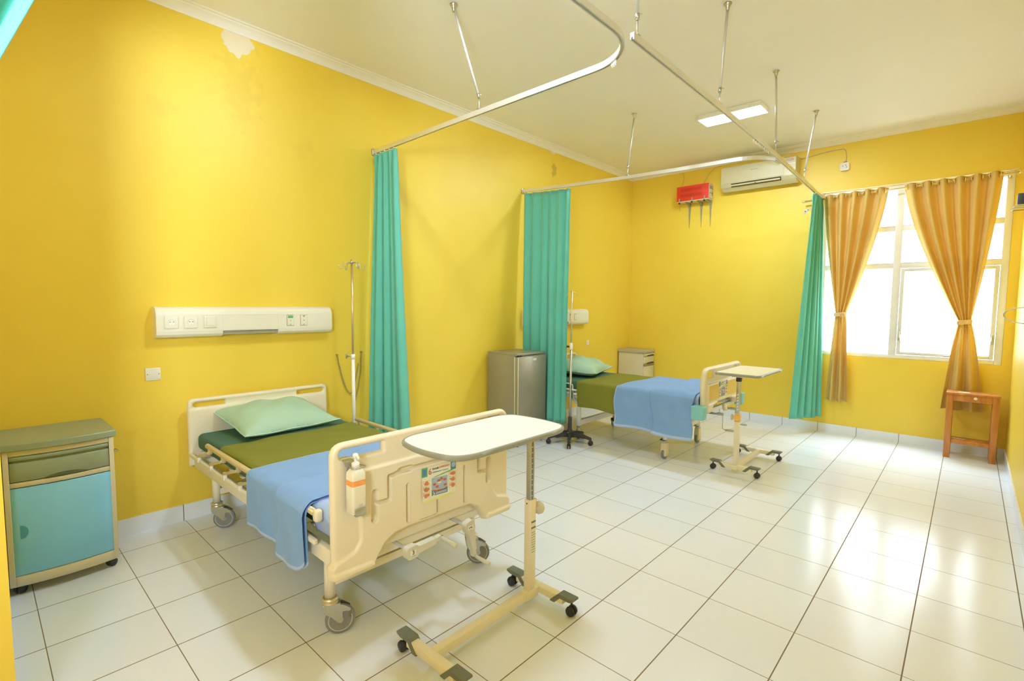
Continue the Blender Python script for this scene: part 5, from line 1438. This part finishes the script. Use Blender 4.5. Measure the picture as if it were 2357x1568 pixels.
    for q in (x0+.13, x0+.30, x0+.43):
        b_ = MB(mat('grey_bracket_paint', (.34, .34, .26), .4, metal=.3)); 
        b_.prism([(y0+.01, zb-.009), (YF-.001, zb-.009), (YF-.001, zb-.05), (YF-.022, zb-.05), (YF-.06, zb-.022)], q-.016, q+.016, lambda u, v, w_: V(w_, u, v)); b_.loft([[V(q-w_, YF-.018*k_, z_), V(q+w_, YF-.018*k_, z_), V(q+w_, YF-.001, z_), V(q-w_, YF-.001, z_)] for z_, w_, k_ in ((zb-.048, .015, 1), (zb-.12, .011, .8), (zb-.36, .002, .3))], True, True, False); b_.build('wall_bracket', r_)
    # cables
    mc = mat('painted_cable', (.62, .48, .12), .5)
    def cable(pts, r0, label, m_=mc, name='cable'):
        k = MB(m_); k.tube(pts, r0, 8); tag(k.build(name, None), label, 'cable')
    y = YF-.006
    cable([(1.12, y, 3.25), (1.15, y, 3.30), (1.20, y, 3.38), (1.27, y, 3.44), (1.36, y, 3.452)], .004, 'thin painted cable rising behind the red power unit', mc)
    cable([(.78, y, 2.90), (.785, y, 3.05), (.80, y, 3.24), (.83, y, 3.36), (.825, y, 3.43), (.80, y, 3.452)], .004, 'thin painted cable down the left side of the red power unit', mc)
    cable([(2.805, y, 3.235), (2.81, y, 3.30), (2.80, y, 3.37), (2.78, y, 3.395), (2.70, y, 3.398), (2.56, y, 3.39), (2.42, y, 3.37), (2.33, y, 3.36)], .004, 'thin painted cable running to the wall socket above the window', mat('grey_cable', (.5, .45, .25), .5))
    # socket above the window
    r_ = thing('wall_socket', (2.80, YF, 3.14), 'cream socket high on the wall above the window curtains', 'socket')
    m = MB(mat('old_white_plate', (.78, .76, .66))); m.loft([[V(2.798+a_, yy, 3.185+b_) for a_, b_ in rpoly([(-.045, -.048), (.045, -.048), (.045, .045), (-.045, .045)], .02)] for yy in (YF, YF-.03)], True, True, False); m.build('socket_body', r_)
    m = MB(M_INK)
    for dx, dz in ((-.018, .006), (.012, .012), (.020, -.012)): m.lathe([(.005, 0), (.005, .001)], (2.798+dx, YF-.030, 3.185+dz), (0, -1, 0), 10)
    m.box(2.785, 2.82, YF-.02, YF, 3.231, 3.24, .002); m.build('socket_hole', r_)
    # broken fixing beside the curtain rail
    r_ = thing('screw_plate', (2.40, YF, 2.70), 'rusty screw plate on the wall left of the window', 'screw plate')
    m = MB(mat('rough_plaster', (.66, .60, .44), .8)); m.prism([(2.375, 2.70), (2.39, 2.675), (2.41, 2.69), (2.43, 2.715), (2.455, 2.72), (2.45, 2.745), (2.42, 2.74), (2.39, 2.73)], YF-.004, YF, lambda u, v, w_: V(u, w_, v)); m.build('plate', r_)
    m = MB(M_INK); m.lathe([(.008, 0), (.006, .008)], (2.405, YF-.004, 2.712), (0, -1, 0), 8); m.lathe([(.006, 0), (.005, .008)], (2.435, YF-.004, 2.728), (0, -1, 0), 8); m.build('screw', r_)
    # small dark device and cable loop on the right wall
    r_ = thing('wall_fan_bracket', (XR, 6.60, 2.45), 'small dark blue device with cream cage on the right wall edge', 'wall device')
    m = MB(mat('dark_blue_grey_plastic', (.05, .07, .11), .4)); m.box(XR-.07, XR, 6.50, 6.62, 2.50, 2.60, .008); m.build('device_body', r_)
    m = MB(mat('aged_cream_wire', (.62, .56, .34), .5))
    for k in range(4): m.bar((XR-.085, 6.50+.035*k, 2.475), (XR-.0, 6.50+.035*k, 2.475), .006, .006); 
    m.tube([(XR-.0, 6.49, 2.46), (XR-.09, 6.49, 2.46), (XR-.10, 6.63, 2.46), (XR, 6.63, 2.46)], .005, 8); m.tube([(XR-.0, 6.49, 2.49), (XR-.08, 6.49, 2.49), (XR-.09, 6.63, 2.49), (XR, 6.63, 2.49)], .005, 8); m.build('wire_cage', r_)
    cl = MB(mat('brown_grey_cable', (.34, .31, .22), .5)); P = []
    for k in range(21):
        t = k/20; a = -PI*.5+PI*t; P.append(V(XR-.006-.115*math.cos(a), 5.55+.42*math.cos(a), 1.475+.065*math.sin(a)))
    cl.tube(P, .004, 8); tag(cl.build('cable_loop', None), 'loose grey cable loop at the right wall', 'cable')
    # rod and tan curtains
    r_ = thing('curtain_rod', (3.35, 6.84, 2.845), 'pale metal curtain rod across the window', 'curtain rod')
    za, zb_ = 2.815, 2.858; yr = 6.835
    m = MB(mat('pale_gold_metal', (.80, .66, .36), .3, metal=.7)); m.tube([(2.42, yr, za), (4.26, yr, zb_)], .0095, 14)
    m.lathe([(.012, 0), (.014, .01), (.010, .03)], (2.42, yr, za), (-1, 0, 0), 14); m.lathe([(.012, 0), (.014, .01), (.010, .03)], (4.26, yr, zb_), (1, 0, 0), 14); m.build('rod', r_)
    for x in (2.50, 4.20):
        z = za+(zb_-za)*(x-2.42)/1.84; m = MB(mat('pale_gold_metal', (.80, .66, .36))); m.tube([(x, YF, z-.02), (x, yr+.02, z-.02), (x, yr, z-.006)], .005, 8); m.lathe([(.018, 0), (.018, .006)], (x, YF, z-.02), (0, -1, 0), 14); m.build('rod_bracket', r_)
    def zrod(x): return za+(zb_-za)*(x-2.42)/1.84
    def tied(xa, xb, tie, tw, ztie, ba, bb, zbot, folds, seed, label, y_off=0):
        r = random.Random(seed); ph = r.uniform(0, 6)
        root = thing('window_curtain', ((xa+xb)/2, yr, zbot), label, 'curtain', 'tied back tan window curtains' if False else None)
        nu, nv = folds*14, 70; P = []
        ztop = lambda x: zrod(x)+.035
        for i in range(nu+1):
            s = i/nu; row = []
            for j in range(nv+1):
                t = j/nv
                z = ztop(xa+(xb-xa)*s)*(1-t)+zbot*t
                tt = (ztop(xa)-ztie)/(ztop(xa)-zbot)
                if t < tt:
                    q = t/tt; x = (xa+(xb-xa)*s)*(1-q**1.35)+(tie+(s-.5)*tw)*q**1.35
                    sq = (1-q**1.35)
                    x -= 0
                else:
                    q = (t-tt)/(1-tt); e = q**.75; x = (tie+(s-.5)*tw)*(1-e)+(ba+(bb-ba)*s)*e; sq = e*.6
                A = .040*(1-.6*min(1, max(0, 1-abs(t-tt)/.2)))+.010*sq
                lo = min(1, max(0, (t-tt+.02)/.12)); d = A*(math.sin(2*PI*folds*s+PI/2)*(1-lo)+.85*math.sin(2*PI*2.5*s+ph)*lo)
                d += .008*math.sin(2*PI*folds*1.3*s+ph+3*t)*(min(1, max(0, 1-abs(t-tt)/.3)))
                cen = -.03*math.exp(-((t-tt)/.08)**2)*math.cos(PI*(s-.5))
                row.append(V(x, yr-.004+d+cen+.030*q*(t > tt), z))
            P.append(row)
        m = MB(M_ORCURT); m.grid(P); m.build('curtain_cloth', root, mods=(('solid', .0015),))
        # eyelets where the cloth crosses the rod
        for k in range(2*folds):
            s = (k+.5)/(2*folds); s = (k/2+.25)/folds+0; x = xa+(xb-xa)*s; z = zrod(x)
            g = MB(mat('gold_eyelet', (.95, .70, .20), .25, metal=.8))
            ax = V(.45 if k % 2 else -.45, -1, 0).normalized() if False else V(1, .5 if k % 2 else -.5, 0).normalized(); u = ax.cross(V(0, 0, 1)).normalized()
            loop = [V(x, yr-.002, z)+(u*math.cos(a)+V(0, 0, 1)*math.sin(a))*.023 for a in [2*PI*q/16 for q in range(16)]]
            g.tube(loop, .005, 8, closed=True); g.build('eyelet', root)
        # tie band with a rolled knot
        tb = MB(mat('tan_tie_band', (.80, .56, .26), .8, noise=.06)); 
        rings = []
        for z, k in ((ztie-.022, 1.0), (ztie, 1.03), (ztie+.024, 1.0)):
            rings.append([V(tie+(tw/2+.010)*k*math.cos(a), yr-.030+.034*k*math.sin(a), z+.006*math.cos(a)) for a in [2*PI*q/24 for q in range(24)]])
        tb.loft(rings, cap=False); kx = tie+tw*.30*(1 if xa < 3 else -1); ky = yr-.072
        spiral = [V(kx+(.006+.0016*q)*math.cos(q*.7), ky+.002*math.sin(q), ztie-.008+(.006+.0016*q)*math.sin(q*.7)) for q in range(16)]
        tb.tube(spiral, .0065, 8); tb.build('tie_band', root)
    tied(2.615, 3.235, 2.852, .105, 1.445, 2.735, 2.962, .405, 5, 1, 'narrow tan tied curtain on the left half of the window')
    tied(3.375, 4.155, 3.945, .095, 1.385, 3.800, 4.135, .455, 6, 2, 'wide tan tied curtain on the right half of the window')

build_room()
build_rails()
build_bed_near()
build_iv()
overbed_table(2.405, 1.712, .948, (2.185, 2.595, 1.085, 1.765), (2.235, 2.605, (1.075, 1.785)), False, 'white topped overbed table in front of the nearest bed', M_TABLEWHITE, 1)
overbed_table(2.475, 4.535, .925, (2.275, 2.665, 4.47, 5.20), (2.285, 2.65, (4.53, 5.22)), True, 'cream topped overbed table at the foot of the window bed', M_TABLECREAM, 2)
build_bed_far()
build_cabinets()
build_fridge()
build_stool()
build_fittings()
